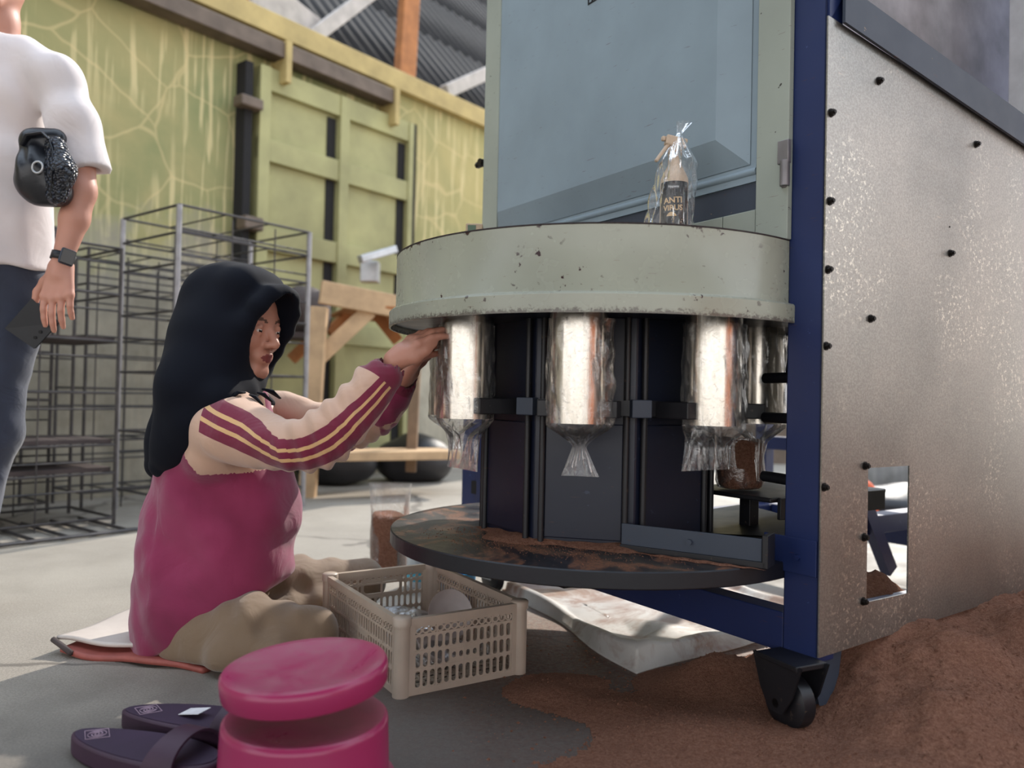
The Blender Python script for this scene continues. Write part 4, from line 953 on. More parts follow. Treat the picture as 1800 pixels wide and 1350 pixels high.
for i in range(20): y = .012+(LY-.024)*i/19; b.box(.004, LX-.004, y-.003, y+.003, .004, .008)
b.build('base_grid', M['crate'], cr)
def cpt(x, y, z): return np.array([CA[0]+cx_[0]*x+cy_[0]*y, CA[1]+cx_[1]*x+cy_[1]*y, z])
M['whiteplastic'] = simple('milky_white_plastic', 'cfc3bf', .4, 0, .04)
def scoop(c, r, tilt, rz, label):
    t = Matrix.Translation(Vector(c)) @ Matrix.Rotation(rz, 4, 'Z') @ Matrix.Rotation(tilt, 4, 'X'); T = np.array(t); b = MB(T)
    prof = [(.001, -.012), (r*.5, -.010), (r*.85, -.003), (r, .006), (r*1.04, .010), (r*1.04, .012), (r*.98, .009), (r*.82, .0), (r*.5, -.007), (.001, -.009)]
    b.lathe(prof, 32);
    tag(b.build('plastic_dish', M['whiteplastic'], smooth=60), label, 'dish', 'milky dishes in the crate')
scoop(cpt(.21, .20, .085), .052, 1.25, .5, 'milky white round dish leaning against the right inner side of the crate')
scoop(cpt(.030, .23, .062), .048, 1.3, 2.1, 'milky white round dish leaning against the left inner side of the crate')
scoop(cpt(.13, .10, .045), .05, .5, 1.2, 'milky white round dish lying in the front part of the crate')
M['film2'] = m_plastic_film('crumpled_clear_film', base=.16, wr=1.)
for i, (cc, r, lb) in enumerate(((cpt(.14, .30, .045), (.09, .075, .03), 'crumpled clear plastic bags lying at the back inside the crate'), (cpt(.16, .10, .03), (.09, .06, .022), 'crumpled clear plastic bags lying at the front inside the crate'))):
    F = Fld(cc-np.array(r)*1.5, cc+np.array(r)*1.5, .006); F.ell(cc, r, 0); F.disp(lambda X, Y, Z: .012*wob(X, Y, Z, 55, i)+.006*wob(X, Y, Z, 130, i+1)); F.mesh('plastic_bag', M['film2'], None, relax=0, label=lb, cat='plastic bag')
# things behind the crate
p = atz(735, 1030, 0.0); b = MB(); c = (p[0], p[1], 0)
bt = thing('drink_bottle', c, 'clear white bottle with pale green cap behind the crate by the disc edge', 'bottle')
b.lathe([(.001, 0), (.033, .0), (.036, .01), (.036, .12), (.034, .15), (.018, .18), (.016, .195)], 24, c); b.build('bottle_body', simple('pale_translucent_bottle', 'c8d4d8', .2), bt, smooth=50)
b = MB(); b.lathe([(.0365, .02), (.0368, .055), (.0365, .056)], 24, c); b.build('bottle_band', simple('cyan_label', '4aa8c0', .4), bt, smooth=50)
p2 = at(742, 893, p[1]+.1); b = MB(); b.lathe([(.001, 0), (.022, .0), (.03, .04), (.031, .04), (.029, .036), (.021, .004), (.001, .004)], 24, (p2[0], p2[1], .195-.01+.0)); 
b = MB(); b.lathe([(.001, .215), (.026, .215), (.03, .212), (.03, .19), (.016, .188)], 24, c); b.build('bottle_cap', simple('pale_green_plastic', '8fbf86', .4), bt, smooth=50)
p = atz(795, 1075, 0.0); c = (p[0], p[1], 0); jg = thing('blue_tub', c, 'bright blue plastic tub seen through the back of the crate', 'tub')
b = MB(); b.lathe([(.001, .0), (.055, .0), (.058, .06)], 32, c); b.build('tub_base', simple('deep_blue_plastic', '1c3f86', .4), jg, smooth=50)
b = MB(); b.lathe([(.058, .06), (.062, .105), (.066, .107), (.066, .112), (.060, .112), (.056, .06), (.001, .05)], 32, c); b.build('tub_rim', simple('sky_blue_plastic', '2f9bd6', .35), jg, smooth=50)
# ------------------------------------------------------------------ stacked stools
sc_ = at(541, 1166, 1.13); SX, SY = sc_[0], sc_[1]; ZS = sc_[2]
lst = thing('plastic_stool', (SX, SY, 0), 'magenta round plastic stool at the bottom of the stack in front', 'stool', 'stacked magenta stools')
zl = ZS-.073
b = MB(); b.lathe([(.001, zl-.006), (.05, zl-.006), (.085, zl-.003), (.104, zl+.001), (.110, zl+.001), (.1145, zl-.003), (.1155, zl-.009), (.1185, .035), (.119, .034), (.1275, .032), (.1285, .028), (.130, .004), (.127, .0), (.122, .0), (.112, zl-.012)], 96, (SX, SY-.001, 0)); b.build('stool_shell', M['stool'], lst, smooth=40)
for th in (60, 180, 300):
    b = MB(); r = math.radians(th); c, s = math.cos(r), math.sin(r); b.beam((SX+c*.112, SY+s*.112, .01), (SX+c*.108, SY+s*.108, zl-.01), .03, .006, up=(c, s, 0)); b.build('leg_rib', M['stool'], lst)
ust = thing('plastic_stool', (SX, SY, zl), 'magenta round plastic stool seat on top of the stack, slightly tilted', 'stool', 'stacked magenta stools')
b = MB(); b.lathe([(.001, .027), (.045, .028), (.075, .032), (.098, .0385), (.106, .0405), (.1125, .039), (.1155, .035), (.1165, .030), (.1155, .011), (.1135, .007), (.108, .007), (.108, .026), (.001, .022)], 96)
o = b.build('stool_seat', M['stool'], ust, smooth=40)
b = MB(); b.lathe([(.070, .03), (.066, -.012), (.063, -.012), (.067, .03)], 64); o2 = b.build('stool_skirt', M['stool'], ust, smooth=40)
for q in (o, o2): q.matrix_parent_inverse = Matrix.Identity(4)
ust.location = (SX-.001, SY, zl+.034); ust.rotation_euler = (math.radians(1.5), math.radians(-4), 0)
# ------------------------------------------------------------------ sandals
M['sandal'] = simple('dark_plum_rubber', '3a2236', .55, 0, .15, 10); M['sandalin'] = simple('plum_footbed', '33223a', .7, 0, .15, 10); M['print'] = simple('pale_lilac_print', 'a48c9c', .6)
def sandal(loc, rz, label, flip=1):
    t = thing('rubber_sandal', loc, label, 'sandal', 'plum sandals', rz); T = np.array(Matrix.Translation(Vector(loc)) @ Matrix.Rotation(rz, 4, 'Z'))
    def out(g=0):
        pts = []
        for k in range(40):
            u = 2*math.pi*k/40; x = math.cos(u); y = math.sin(u); w_ = .048+.010*x+(.004*flip*math.sin(u)*x); pts.append((.142*x*(1-g), w_*y*(1-g*2)))
        return pts
    b = MB(T); b.prism(out(), 0, .030); b.build('sole', M['sandal'], t, bevel=.004, smooth=40)
    b = MB(T); b.prism(out(.05), .0295, .0315); b.build('footbed', M['sandalin'], t)
    b = MB(T); vs = []; n = 20
    for k in range(n+1):
        th = math.pi*k/n; y = .058*math.cos(th); z = .012+.056*math.sin(th)**.8
        for x in (.045, .105): 
            sl = .018*math.sin(th)*(1 if x < .05 else -.2); vs += [(x+sl, y, z), (x+sl, y*.94, z-.004)]
    fs = []
    for k in range(n):
        a = 4*k; fs += [(a, a+4, a+6, a+2), (a+1, a+3, a+7, a+5), (a, a+1, a+5, a+4), (a+2, a+6, a+7, a+3)]
    b.add(vs, fs); b.build('strap', M['sandal'], t, smooth=40)
    e = MB(T); z = .0322; cx0 = -.094; s = .026
    q = [(cx0-s, 0), (cx0, -s*.85), (cx0+s, 0), (cx0, s*.85), (cx0-s, 0)]
    for i in range(4): e.tube([(q[i][0], q[i][1], z), (q[i+1][0], q[i+1][1], z)], .0006, 5)
    e.tube([(cx0+.0135*math.cos(u*.4), .0135*math.sin(u*.4), z) for u in range(17)], .0006, 5)
    e.tube([(cx0+(.002+.0008*u)*math.cos(u*.55), (.002+.0008*u)*math.sin(u*.55), z) for u in range(13)], .0009, 5)
    e.tube([(cx0-(.002+.0008*u)*math.cos(u*.55), -(.002+.0008*u)*math.sin(u*.55), z) for u in range(13)], .0009, 5)
    e.build('printed_emblem', M['print'], t); return t
p1, p2 = atz(175, 1292, .03), atz(268, 1250, .03)
sandal((p1[0]+.085, p1[1]-.033, 0), math.radians(-20), 'dark plum rubber sandal nearest the camera left of the stools, emblem on the heel')
s2 = sandal((p2[0]+.085, p2[1]-.015, 0), math.radians(-10), 'dark plum rubber sandal lying behind the other one, white strip inside its strap', -1)
T = np.array(Matrix.Translation(Vector((p2[0]+.085, p2[1]-.015, 0))) @ Matrix.Rotation(math.radians(-10), 4, 'Z'))
b = MB(T); b.add([(-.030, -.012, .034), (.012, -.022, .042), (.020, .004, .044), (-.022, .012, .036)], [(0, 1, 2, 3)]); b.build('size_label', simple('white_paper_label', 'e2e0e2', .6), s2, solid=.001)
# ------------------------------------------------------------------ things on the hood
BY = 1.56; bx = at(1184, 395, BY)[0]; zb_ = .8735; bc = (bx, BY, zb_)
sb = thing('spray_bottle', bc, 'beige spray bottle with black ANTI VIRUS label inside a clear bag on the drum hood', 'bottle')
M['bottle'] = simple('cream_bottle_plastic', 'c9b39c', .45, 0, .04); M['blacklabel'] = simple('black_printed_label', '11141c', .35)
b = MB(); b.lathe([(.001, 0), (.0265, 0), (.0275, .004), (.0275, .138), (.0265, .146), (.021, .158), (.0135, .172), (.0125, .19), (.014, .192), (.014, .204), (.001, .205)], 40, bc); b.build('bottle_body', M['bottle'], sb, smooth=50)
a0_, a1_ = math.radians(-100-66), math.radians(-100+66)
b = MB(); b.lathe([(.0277, .02), (.0279, .021), (.0279, .134), (.0277, .135)], 30, bc, a0=a0_, a1=a1_); b.build('label', M['blacklabel'], sb, smooth=60)
b = MB(); b.beam((bx+.022, BY, zb_+.214), (bx-.020, BY-.004, zb_+.222), .018, .020); b.beam((bx-.014, BY-.004, zb_+.214), (bx-.040, BY-.012, zb_+.176), .010, .007); b.beam((bx-.020, BY-.004, zb_+.224), (bx-.028, BY-.006, zb_+.224), .010, .010); b.tube([(bx, BY, zb_+.20), (bx, BY, zb_+.212)], .011, 16); b.build('trigger_head', M['bottle'], sb, bevel=.003)
def label_text(txt, size, zc, mat, dx=0, nm='label_lettering', rot=0., ext=.0004):
    cu = bpy.data.curves.new('t', 'FONT'); cu.body = txt; cu.size = size; cu.align_x = 'CENTER'; cu.extrude = ext; cu.offset = size*.022
    ob = bpy.data.objects.new('t', cu); COL.objects.link(ob); dg = bpy.context.evaluated_depsgraph_get(); me = bpy.data.meshes.new_from_object(ob.evaluated_get(dg)); bpy.data.objects.remove(ob); bpy.data.curves.remove(cu)
    me.name = nm
    for v in me.vertices:
        x = v.co.x*math.cos(rot)-v.co.y*math.sin(rot)+dx; y = v.co.x*math.sin(rot)+v.co.y*math.cos(rot); r = .0281+v.co.z; t = x/.0281-math.pi/2
        v.co = (bx+r*math.cos(t), BY+r*math.sin(t), zb_+zc+y)
    me.materials.append(mat); o = bpy.data.objects.new(nm, me); link(o, sb); return o
M['cream'] = simple('cream_print', 'd9b98c', .5)
label_text('ANTI', .0162, .092, M['cream'], -.0075, rot=.05); label_text('VIRUS', .0150, .0775, M['cream'], -.0075, rot=.03); label_text('Hygienic', .0062, .122, M['galv'], -.0065); 
b = MB()
for k in range(13):   # half-dome mark under the lettering
    pass
n = 14; v2 = [(-.020+.020*k/n, .066+.008*math.sin(math.pi*k/n)**.6) for k in range(n+1)]
cyl = lambda x, z, r=.0283: (bx+r*math.cos(x/.0281-math.pi/2), BY+r*math.sin(x/.0281-math.pi/2), zb_+z)
b.add([cyl(x, z) for x, z in v2]+[cyl(x, .066) for x, z in v2], [(i, i+1, n+2+i, n+1+i) for i in range(n)]); b.add([cyl(-.010, .059), cyl(.012, .059), cyl(.012, .0605), cyl(-.010, .0605), cyl(-.008, .054), cyl(.010, .054), cyl(.010, .0555), cyl(-.008, .0555)], [(0, 1, 2, 3), (4, 5, 6, 7)]); b.build('label_mark', M['cream'], sb)
vs = []; nu, nv = 72, 44
for j in range(nv):
    v = j/(nv-1); z = .236-v*.234
    for i in range(nu):
        t = 2*math.pi*i/nu; q = min(1, v/.25); r = (.006*(1-q)+.035*q)+.0035*math.sin(7*t+v*9)*q+.002*math.sin(15*t-v*14)*q
        ex = 1+ (1.15*max(0, -math.cos(t))**2*max(0, v-.25)); vs.append((bx+.004*(1-v)*2+r*math.cos(t)*ex, BY+r*math.sin(t), zb_+z))
b = MB(); b.add(vs, [(j*nu+i, j*nu+(i+1) % nu, (j+1)*nu+(i+1) % nu, (j+1)*nu+i) for j in range(nv-1) for i in range(nu)])
vs = []
for j in range(12):
    v = j/11
    for i in range(24): t = 2*math.pi*i/24; r = .005+.009*v+.003*math.sin(6*t)*v; vs.append((bx+.008+.010*v+r*math.cos(t), BY+r*.6*math.sin(t), zb_+.236+.024*v))
b.add(vs, [(j*24+i, j*24+(i+1) % 24, (j+1)*24+(i+1) % 24, (j+1)*24+i) for j in range(11) for i in range(24)])
b.build('clear_bag', M['film3'], smooth=180, label='clear plastic bag knotted over the spray bottle on the drum hood', cat='plastic bag')
p = at(834, 400, 1.95); b = MB(); b.box(p[0]-.021, p[0]+.021, 1.94, 1.975, .8735, 1.006); tm = b.build('timer_box', simple('beige_timer_box', 'b39c80', .5), None, bevel=.003, label='small beige timer box with green display on the left of the drum hood', cat='box')
b = MB(); b.box(-.016, .004, -.0185, -.0172, .108, .128); b.build('display', simple('green_display', '3c5a40', .3), tm)

# ------------------------------------------------------------------ yard clutter seen through the hand hole
p = at(1560, 867, 5.2); b = MB(); b.grid(lambda u, v: (p[0]-.6+1.3*u, 5.2+.08*v+.012*math.sin(u*60), .0+.62*v), 160, 2)
b.build('metal_sheet', M['galv'], smooth=180, solid=.003, label='grey corrugated metal sheet standing in the yard, seen through the hole in the steel panel', cat='sheet')
p = at(1572, 915, 3.75); lump('filled_sack', (p[0], p[1], .10), (.30, .22, .115), M['darksack'], 5, 'dark filled sack lying in the yard behind the machine, seen through the hole', 'sack')
p = at(1516, 898, 3.6); lump('orange_cloth', (p[0], p[1], .12), (.07, .07, .125), simple('orange_cloth', 'd8643c', .8), 6, 'small orange cloth bundle seen at the left edge of the hole in the panel', 'cloth', amp=.01, f=30)
# ------------------------------------------------------------------ people
def headframe(yaw_dir, pitch, roll=0.):
    f = np.array([math.cos(yaw_dir)*math.cos(pitch), math.sin(yaw_dir)*math.cos(pitch), math.sin(pitch)])
    s = np.cross(f, (0, 0, 1.)); s /= np.linalg.norm(s); u = np.cross(s, f); return np.stack([f, s, u], 1)     # columns: forward, right, up
def head(F, o, R, fem=True):
    g = lambda x, y, z: o+R@np.array([x, y, z], float)
    F.ell(g(-.012, 0, .034), (.096, .073, .086), .01, R); F.ell(g(.022, 0, -.012), (.066, .060, .082), .02, R)
    for s in (-1, 1):
        F.cap(g(.0, .048*s, -.045), g(.062, .014*s, -.094), .022, .016, .02); F.ell(g(.054, .036*s, -.028), (.028, .026, .024), .018, R)
    F.cap(g(.066, -.010, -.094), g(.066, .010, -.094), .0175, k=.012)
    F.cap(g(.066, -.032, .016), g(.066, .032, .016), .015, k=.014)
    for s in (-1, 1): F.ell(g(.084, .031*s, -.002), (.014, .016, .010), .010, R, sub=True)
    F.chain([g(.082, 0, .012), g(.092, 0, -.008), g(.106, 0, -.030)], [.0065, .0075, .0105], .008); 
    for s in (-1, 1): F.ell(g(.094, .0125*s, -.034), (.011, .0075, .008), .005, R)
    F.cap(g(.072, -.012, -.060), g(.072, .012, -.060), .018, k=.012)
    F.chain([g(.076, -.021, -.0605), g(.090, -.006, -.0555), g(.090, .006, -.0555), g(.076, .021, -.0605)], [.003, .0062, .0062, .003], .003)
    F.chain([g(.076, -.019, -.063), g(.088, -.005, -.0680), g(.088, .005, -.0680), g(.076, .019, -.063)], [.003, .0068, .0068, .003], .003)
    for s in (-1, 1):
        F.ell(g(.0728, .030*s, -.003), (.0125, .0125, .0125), .001, R)
        F.chain([g(.075, .044*s, -.001), g(.0862, .031*s, .0062), g(.078, .017*s, -.001)], [.0034, .0042, .0034], .005)
        F.chain([g(.076, .043*s, -.006), g(.0845, .031*s, -.0110), g(.078, .018*s, -.006)], [.003, .004, .003], .005)
        F.ell(g(-.010, .074*s, -.012), (.018, .010, .030), .008, R)
def lipattr(o, R):
    def f(P):
        q = (P-o)@R
        zc = -.0620; w_ = np.abs(q[:, 1])/.0215; hh = .0105*(1-np.clip(w_, 0, 1)**2)
        return np.where((q[:, 0] > .06) & (q[:, 0] < .13) & (w_ < 1) & (np.abs(q[:, 2]-zc) < hh), 1., 0.)
    return f
def browattr(o, R):
    def f(P):
        q = (P-o)@R; y = np.abs(q[:, 1]); zc = .0200+.003*(y-.015)/.03-.30*(y-.03)**2/.03
        return np.where((q[:, 0] > .05) & (q[:, 0] < .13) & (y > .012) & (y < .048) & (np.abs(q[:, 2]-zc) < .0035), 1., 0.)
    return f
M['eyewhite'] = simple('eye_white', 'cfc6c0', .25); M['iris'] = simple('dark_brown_iris', '1a100c', .15)
def eyes(o, R, parent):
    for s in (-1, 1):
        T = np.eye(4); T[:3, :3] = R; T[:3, 3] = o+R@np.array([.0752, .0305*s, -.003]); b = MB(T); n = 12
        prof = [(.0122*math.sin(a), .0122*math.cos(a)) for a in np.linspace(0.02, 3.1, 10)]
        vs = []
        for r, x in prof:
            for k in range(n): vs.append((x, r*math.cos(2*math.pi*k/n), r*math.sin(2*math.pi*k/n)))
        fs = [(j*n+k, j*n+(k+1) % n, (j+1)*n+(k+1) % n, (j+1)*n+k) for j in range(9) for k in range(n)]
        b.add(vs, fs); e = b.build('eye', M['eyewhite'], parent, smooth=180)
        b = MB(T); vs = [(.0124, 0, -.001)]+[(.0112, .0055*math.cos(2*math.pi*k/16), .0055*math.sin(2*math.pi*k/16)-.001) for k in range(16)]; b.add(vs, [(0, 1+k, 1+(k+1) % 16) for k in range(16)]); b.build('iris', M['iris'], e, smooth=180)
# ---------------- seated woman
HR = headframe(math.radians(-21), math.radians(-7)); nose = at(491, 607, 1.745)
HO = nose-HR@np.array([.1165, 0, -.030]); hg = lambda x, y, z: HO+HR@np.array([x, y, z], float)
A = lambda x, y, Y: at(x, y, Y)
wloc = A(330, 1190, 1.8); wm = thing('person', (wloc[0], 1.8, .03), 'seated woman in black hijab and magenta jersey with striped cream sleeves, reaching to the tubes', 'person')
def catm(ch, n=5):
    ch = [np.array(c, float) for c in ch]; out = []
    for i in range(len(ch)-1):
        p0, p1, p2, p3 = ch[max(i-1, 0)], ch[i], ch[i+1], ch[min(i+2, len(ch)-1)]
        for k in range(n):
            t = k/n; out.append(tuple(.5*((2*p1)+(p2-p0)*t+(2*p0-5*p1+4*p2-p3)*t*t+(3*p1-p0-3*p2+p3)*t**3)))
    return out+[tuple(ch[-1])]
sleeveN = [(392, 748, 1.665, .064), (450, 768, 1.615, .058), (520, 785, 1.57, .047), (580, 763, 1.548, .0475), (635, 706, 1.565, .043), (672, 664, 1.585, .036)]
sleeveF = [(478, 728, 1.95, .056), (560, 742, 1.93, .043), (628, 752, 1.88, .043), (680, 712, 1.82, .038), (704, 676, 1.785, .032)]
B = Fld((-1.12, 1.42, .0), (-.0, 2.35, .90), .0042)
head(B, HO, HR)
B.chain([hg(-.02, 0, -.05), A(425, 700, 1.80), A(405, 760, 1.81)], [.05, .048, .07], .02)
B.chain([A(400, 770, 1.81), A(385, 900, 1.81), A(370, 1040, 1.81), A(345, 1105, 1.81)], [.09, .105, .11, .10], .03, sq=((0, 1, 0), 1.25))
B.chain([A(400, 745, 1.81), A(392, 748, 1.68)], [.05, .045], .02); B.chain([A(420, 740, 1.83), A(475, 730, 1.94)], [.05, .045], .02)
for ch in (sleeveN, sleeveF): B.chain([A(x, y, Y) for x, y, Y, r in ch], [r*.62 for *_, r in ch], .01)
B.chain([A(340, 1115, 1.75), A(450, 1112, 1.69), A(548, 1108, 1.70)], [.075, .06, .045], .02); B.chain([A(548, 1118, 1.69), A(470, 1145, 1.63), A(385, 1150, 1.64)], [.042, .04, .03], .01)
B.chain([A(400, 1070, 1.93), A(520, 1040, 2.02), A(640, 1018, 2.10)], [.075, .062, .045], .02); B.chain([A(640, 1025, 2.08), A(560, 1065, 1.98), A(470, 1080, 1.88)], [.042, .04, .03], .01)
# near hand: under the hood lip, fingers gripping the bag rim
def hand(F, W, Kc, side, up, fl, curl, th, r=.0085, wr=.026, pw=.036, k=.006, spread=.0185):
    """W wrist, Kc knuckle centre, side unit vector across the knuckles, up = back-of-hand normal, fl finger lengths, curl list of 3 bend angles"""
    W, Kc = np.array(W), np.array(Kc); side = np.array(side, float); side /= np.linalg.norm(side); d = Kc-W; d /= np.linalg.norm(d); side -= d*np.dot(side, d); side /= np.linalg.norm(side)
    n = np.cross(d, side); n *= np.sign(np.dot(n, up)) or 1; 
    F.cap(W, W+d*.02, wr*.9, wr*.9, .01)
    for i in range(4):
        kn = Kc+side*spread*(i-1.5)-d*.006*abs(i-1.2); F.cap(W+side*spread*.55*(i-1.5), kn, .0135, r*1.18, .012)
        F.cap(kn+n*.003, kn+n*.003, r*1.05, k=.006)
        p = kn; a = 0.
        for s in range(3):
            a += curl[i][s]; dr = d*math.cos(a)-n*math.sin(a); L = fl[i]*(.44, .31, .25)[s]; q = p+dr*L; F.cap(p, q, r*(1-.06*s), r*(.94-.08*s), .003); p = q
    b0, b1, b2, b3 = [W+side*t[0]+d*t[1]+n*t[2] for t in th]
    F.chain([b0, b1, b2, b3], [.014, .0125, .0105, .009], .007)
WN = A(694, 634, 1.60); KN = A(735, 596, 1.605)
hand(B, WN, KN, (.15, .75, .65), (-.5, -.2, .8), (.065, .072, .068, .054), [(.25, .35, .25), (.2, .35, .25), (.2, .4, .3), (.2, .5, .3)], [(-.018, .012, -.006), (-.030, .034, -.014), (-.030, .058, -.018), (-.024, .082, -.02)])
WF = A(714, 660, 1.77); KF = A(742, 618, 1.70)
hand(B, WF, KF, (.1, .8, .6), (-.5, .2, .8), (.065, .072, .068, .054), [(.2, .35, .25)]*4, [(.018, .012, -.006), (.030, .034, -.014), (.030, .058, -.018), (.024, .08, -.02)])
body = B.mesh('body', M['skin_w'], wm, {'lip': lipattr(HO, HR), 'brow': browattr(HO, HR)})
eyes(HO, HR, wm)
# jersey
S = Fld((-1.16, 1.42, .0), (-.1, 2.22, .74), .0052)
S.chain([A(405, 745, 1.81), A(395, 830, 1.81), A(388, 910, 1.81), A(378, 1000, 1.81), A(366, 1070, 1.81), A(352, 1140, 1.80)], [.090, .141, .156, .160, .150, .142], .04, sq=((0, 1, 0), .92))
S.cap(A(420, 705, 1.80), A(410, 745, 1.80), .060, .09, .03); S.ell(A(478, 900, 1.82), (.045, .11, .07), .04)
S.cap(A(470, 990, 1.82), A(490, 930, 1.82), .04, .035, .04, sq=((0, 1, 0), 2.2))
S.cap(A(372, 802, 1.69), A(405, 735, 1.68), .056, .062, .03)
for ch in (catm(sleeveN), catm(sleeveF)): S.chain([A(x, y, Y) for x, y, Y, r in ch], [r for *_, r in ch], .016)
def cuff(x, y, Y, x2, y2, Y2, r): S.cap(A(x, y, Y), A(x2, y2, Y2), r, r*.9, .004); 
cuff(666, 668, 1.585, 684, 646, 1.595, .0345); cuff(702, 680, 1.785, 714, 662, 1.775, .030)
c1, c2 = A(684, 646, 1.595), A(714, 662, 1.775)
nS = np.cross(A(515, 1003, 1.8)-A(250, 1160, 1.8), (0, 1., 0)); nS = nS if nS[2] < 0 else -nS
S.half(A(390, 1079, 1.8), nS, .012)
def folds(X, Y, Z):
    d = .006*wob(X, Y, Z, 20, 1)+.0045*wob(X, Y, Z, 44, 2)+.0025*wob(X, Y, Z, 90, 3)+.007*np.sin(30*(X*.9+.5*Z)+2.2*np.sin(7*Z+4*X))*np.exp(-((Z-.27)/.18)**2)
    # drag folds running from chest to hip, and creases at the inner elbow
    t = (X+.55)*.5-(Z-.3)*1.0; d = d+.005*np.sin(34*(X*.95+.25*Z+.1*np.sin(9*Z)))*np.exp(-((Z-.30)/.16)**2)*(X > -.75)
    e = np.exp(-((X+.36)/.10)**2)*(Z > .42); return d+.0045*np.sin(170*(X*.9+Z*.35)+2*np.sin(25*Y))*e
S.disp(folds); sNs = catm(sleeveN)
# hollow the cuffs
for (p, q, r) in ((A(676, 656, 1.59), A(700, 627, 1.60), .027), (A(708, 671, 1.78), A(724, 648, 1.768), .024)): S.cap(p, q, r, r, .002, sub=True)
def armparam(P, ch):
    best = np.full(len(P), 9.); tt = np.zeros(len(P)); ax = np.zeros((len(P), 3)); rr = np.zeros(len(P)); dd = np.zeros((len(P), 3))
    for i in range(len(ch)-1):
        a = A(*ch[i][:3]); b = A(*ch[i+1][:3]); ab = b-a; t = np.clip(((P-a)@ab)/(ab@ab), 0, 1); c = a+t[:, None]*ab; d = np.linalg.norm(P-c, axis=1)
        m = d < best; best[m] = d[m]; tt[m] = (i+t)[m]; ax[m] = c[m]; rr[m] = (ch[i][3]+(ch[i+1][3]-ch[i][3])*t)[m]; dd[m] = (ab/np.linalg.norm(ab))
    return best, tt, ax, rr, dd
chn = [(350, 812, 1.70, .05)]+sleeveN
seamN = None
def a_sleeve(P):
    d1, t1, c1_, r1, _ = armparam(P, sleeveN); d2, t2, c2_, r2, _ = armparam(P, sleeveF)
    px_ = P[:, 0]/P[:, 1]
    # raglan seam line on the near side: from the collar down to the armpit
    p0, p1 = A(432, 700, 1.66), A(352, 832, 1.68); u = (p1-p0); nn = np.cross(u, (0, 1., 0)); nn /= np.linalg.norm(nn); nn = nn if nn[0] > 0 else -nn
    side = (P-p0)@nn
    near = np.minimum((r1*1.16+.010-d1)/.02, (side+.09*(t1 > .001)*0+.0)/.01+ (d1 < r1*1.15)*0)
    near = np.where(P[:, 1] < 1.78, np.minimum((r1*1.22+.012-d1)/.02, side/.01), -1)
    # lower raglan corner
    p2 = A(330, 800, 1.66); p3 = A(356, 834, 1.66); p4 = A(520, 828, 1.57)
    px = P[:, 0]/P[:, 1]*F_PX+900; 
    zz = P[:, 2]; lowline = np.interp(P[:, 0], [p2[0], p3[0], p4[0]], [p2[2], p3[2], p4[2]-.01])
    near = np.where((P[:, 1] < 1.78) & (P[:, 0] > p2[0]) & (zz > lowline) & (P[:, 0] < A(470, 760, 1.62)[0]+.0), 1, near)
    far = np.where(P[:, 1] > 1.80, (r2*1.15+.004-d2)/.02, -1)
    return .5+np.clip(np.maximum(near, far), -1, 1)*.5
def a_cuff(P):
    v = np.full(len(P), -1.)
    for (x, y, Y, x2, y2, Y2) in ((664, 671, 1.585, 684, 646, 1.595), (700, 684, 1.785, 714, 662, 1.775)):
        a = A(x, y, Y); b = A(x2, y2, Y2); u = (b-a)/np.linalg.norm(b-a); s = (P-a)@u; v = np.maximum(v, np.where(np.linalg.norm(P-b, axis=1) < .075, s/.01, -1))
    return .5+np.clip(v, -1, 1)*.5
LO = [-.062, -.048, -.020, -.014, -.002, .004]; HI = [.012, .026, .044, .050, .046, .040]
def a_stripe(P):
    d, t, c, r, u = armparam(P, sNs); t = t/5
    n = np.cross(u, (0, 1., 0)); n /= np.maximum(np.linalg.norm(n, axis=1), 1e-6)[:, None]; n = np.where((n[:, 2] > 0)[:, None], -n, n)   # downwards, across the arm
    v = ((P-c)*n).sum(1); lo = np.interp(t, range(6), LO); hi = np.interp(t, range(6), HI); s = .1+.8*(v-lo)/(hi-lo)
    ok = (P[:, 1] < c[:, 1]+.012) & (d < r*1.35+.02) & (P[:, 1] < 1.72)
    st0 = A(372, 730, 1.66)[0]
    ok &= P[:, 0] > st0; a_stripe.ok = ok
    return np.clip(s, -1, 2)
def a_ok(P):
    d, t, c, r, u = armparam(P, sNs); st0 = A(372, 730, 1.66)[0]
    return .5+np.clip(np.minimum(np.minimum((c[:, 1]+.014-P[:, 1])/.01, (P[:, 0]-st0)/.01), (r*1.35+.02-d)/.01), -1, 1)*.5
S.mesh('jersey', M['shirt_w'], wm, {'sleeve': a_sleeve, 'cuff': a_cuff, 'stripe': a_stripe, 'stripeok': a_ok})
# trousers
T = Fld((-1.14, 1.42, .0), (-.18, 2.35, .42), .006)
T.chain([A(372, 1075, 1.81), A(362, 1112, 1.80)], [.115, .10], .03, sq=((0, 1, 0), 1.15))
T.chain([A(352, 1122, 1.73), A(440, 1116, 1.685), A(545, 1112, 1.69)], [.084, .078, .056], .03); T.chain([A(550, 1120, 1.685), A(470, 1150, 1.625), A(395, 1155, 1.63)], [.056, .050, .040], .02)
T.chain([A(410, 1065, 1.93), A(520, 1040, 2.02), A(640, 1018, 2.10)], [.090, .080, .055], .03); T.chain([A(640, 1028, 2.08), A(560, 1068, 1.97), A(465, 1085, 1.88)], [.052, .05, .04], .02)
T.disp(lambda X, Y, Z: .003*wob(X, Y, Z, 26, 3)+.0045*np.sin(60*(X*.8-.5*Z+.3*Y)+2*np.sin(14*X))*np.exp(-((X+.52)/.16)**2)+.003*wob(X, Y, Z, 70, 4)+.004*np.sin(110*(X+.45*Z)+1.5*np.sin(20*Y))*np.exp(-((X+.50)/.10)**2-((Z-.13)/.05)**2))
T.half((0, 0, .012), (0, 0, -1), .01); T.mesh('trousers', M['khaki'], wm)
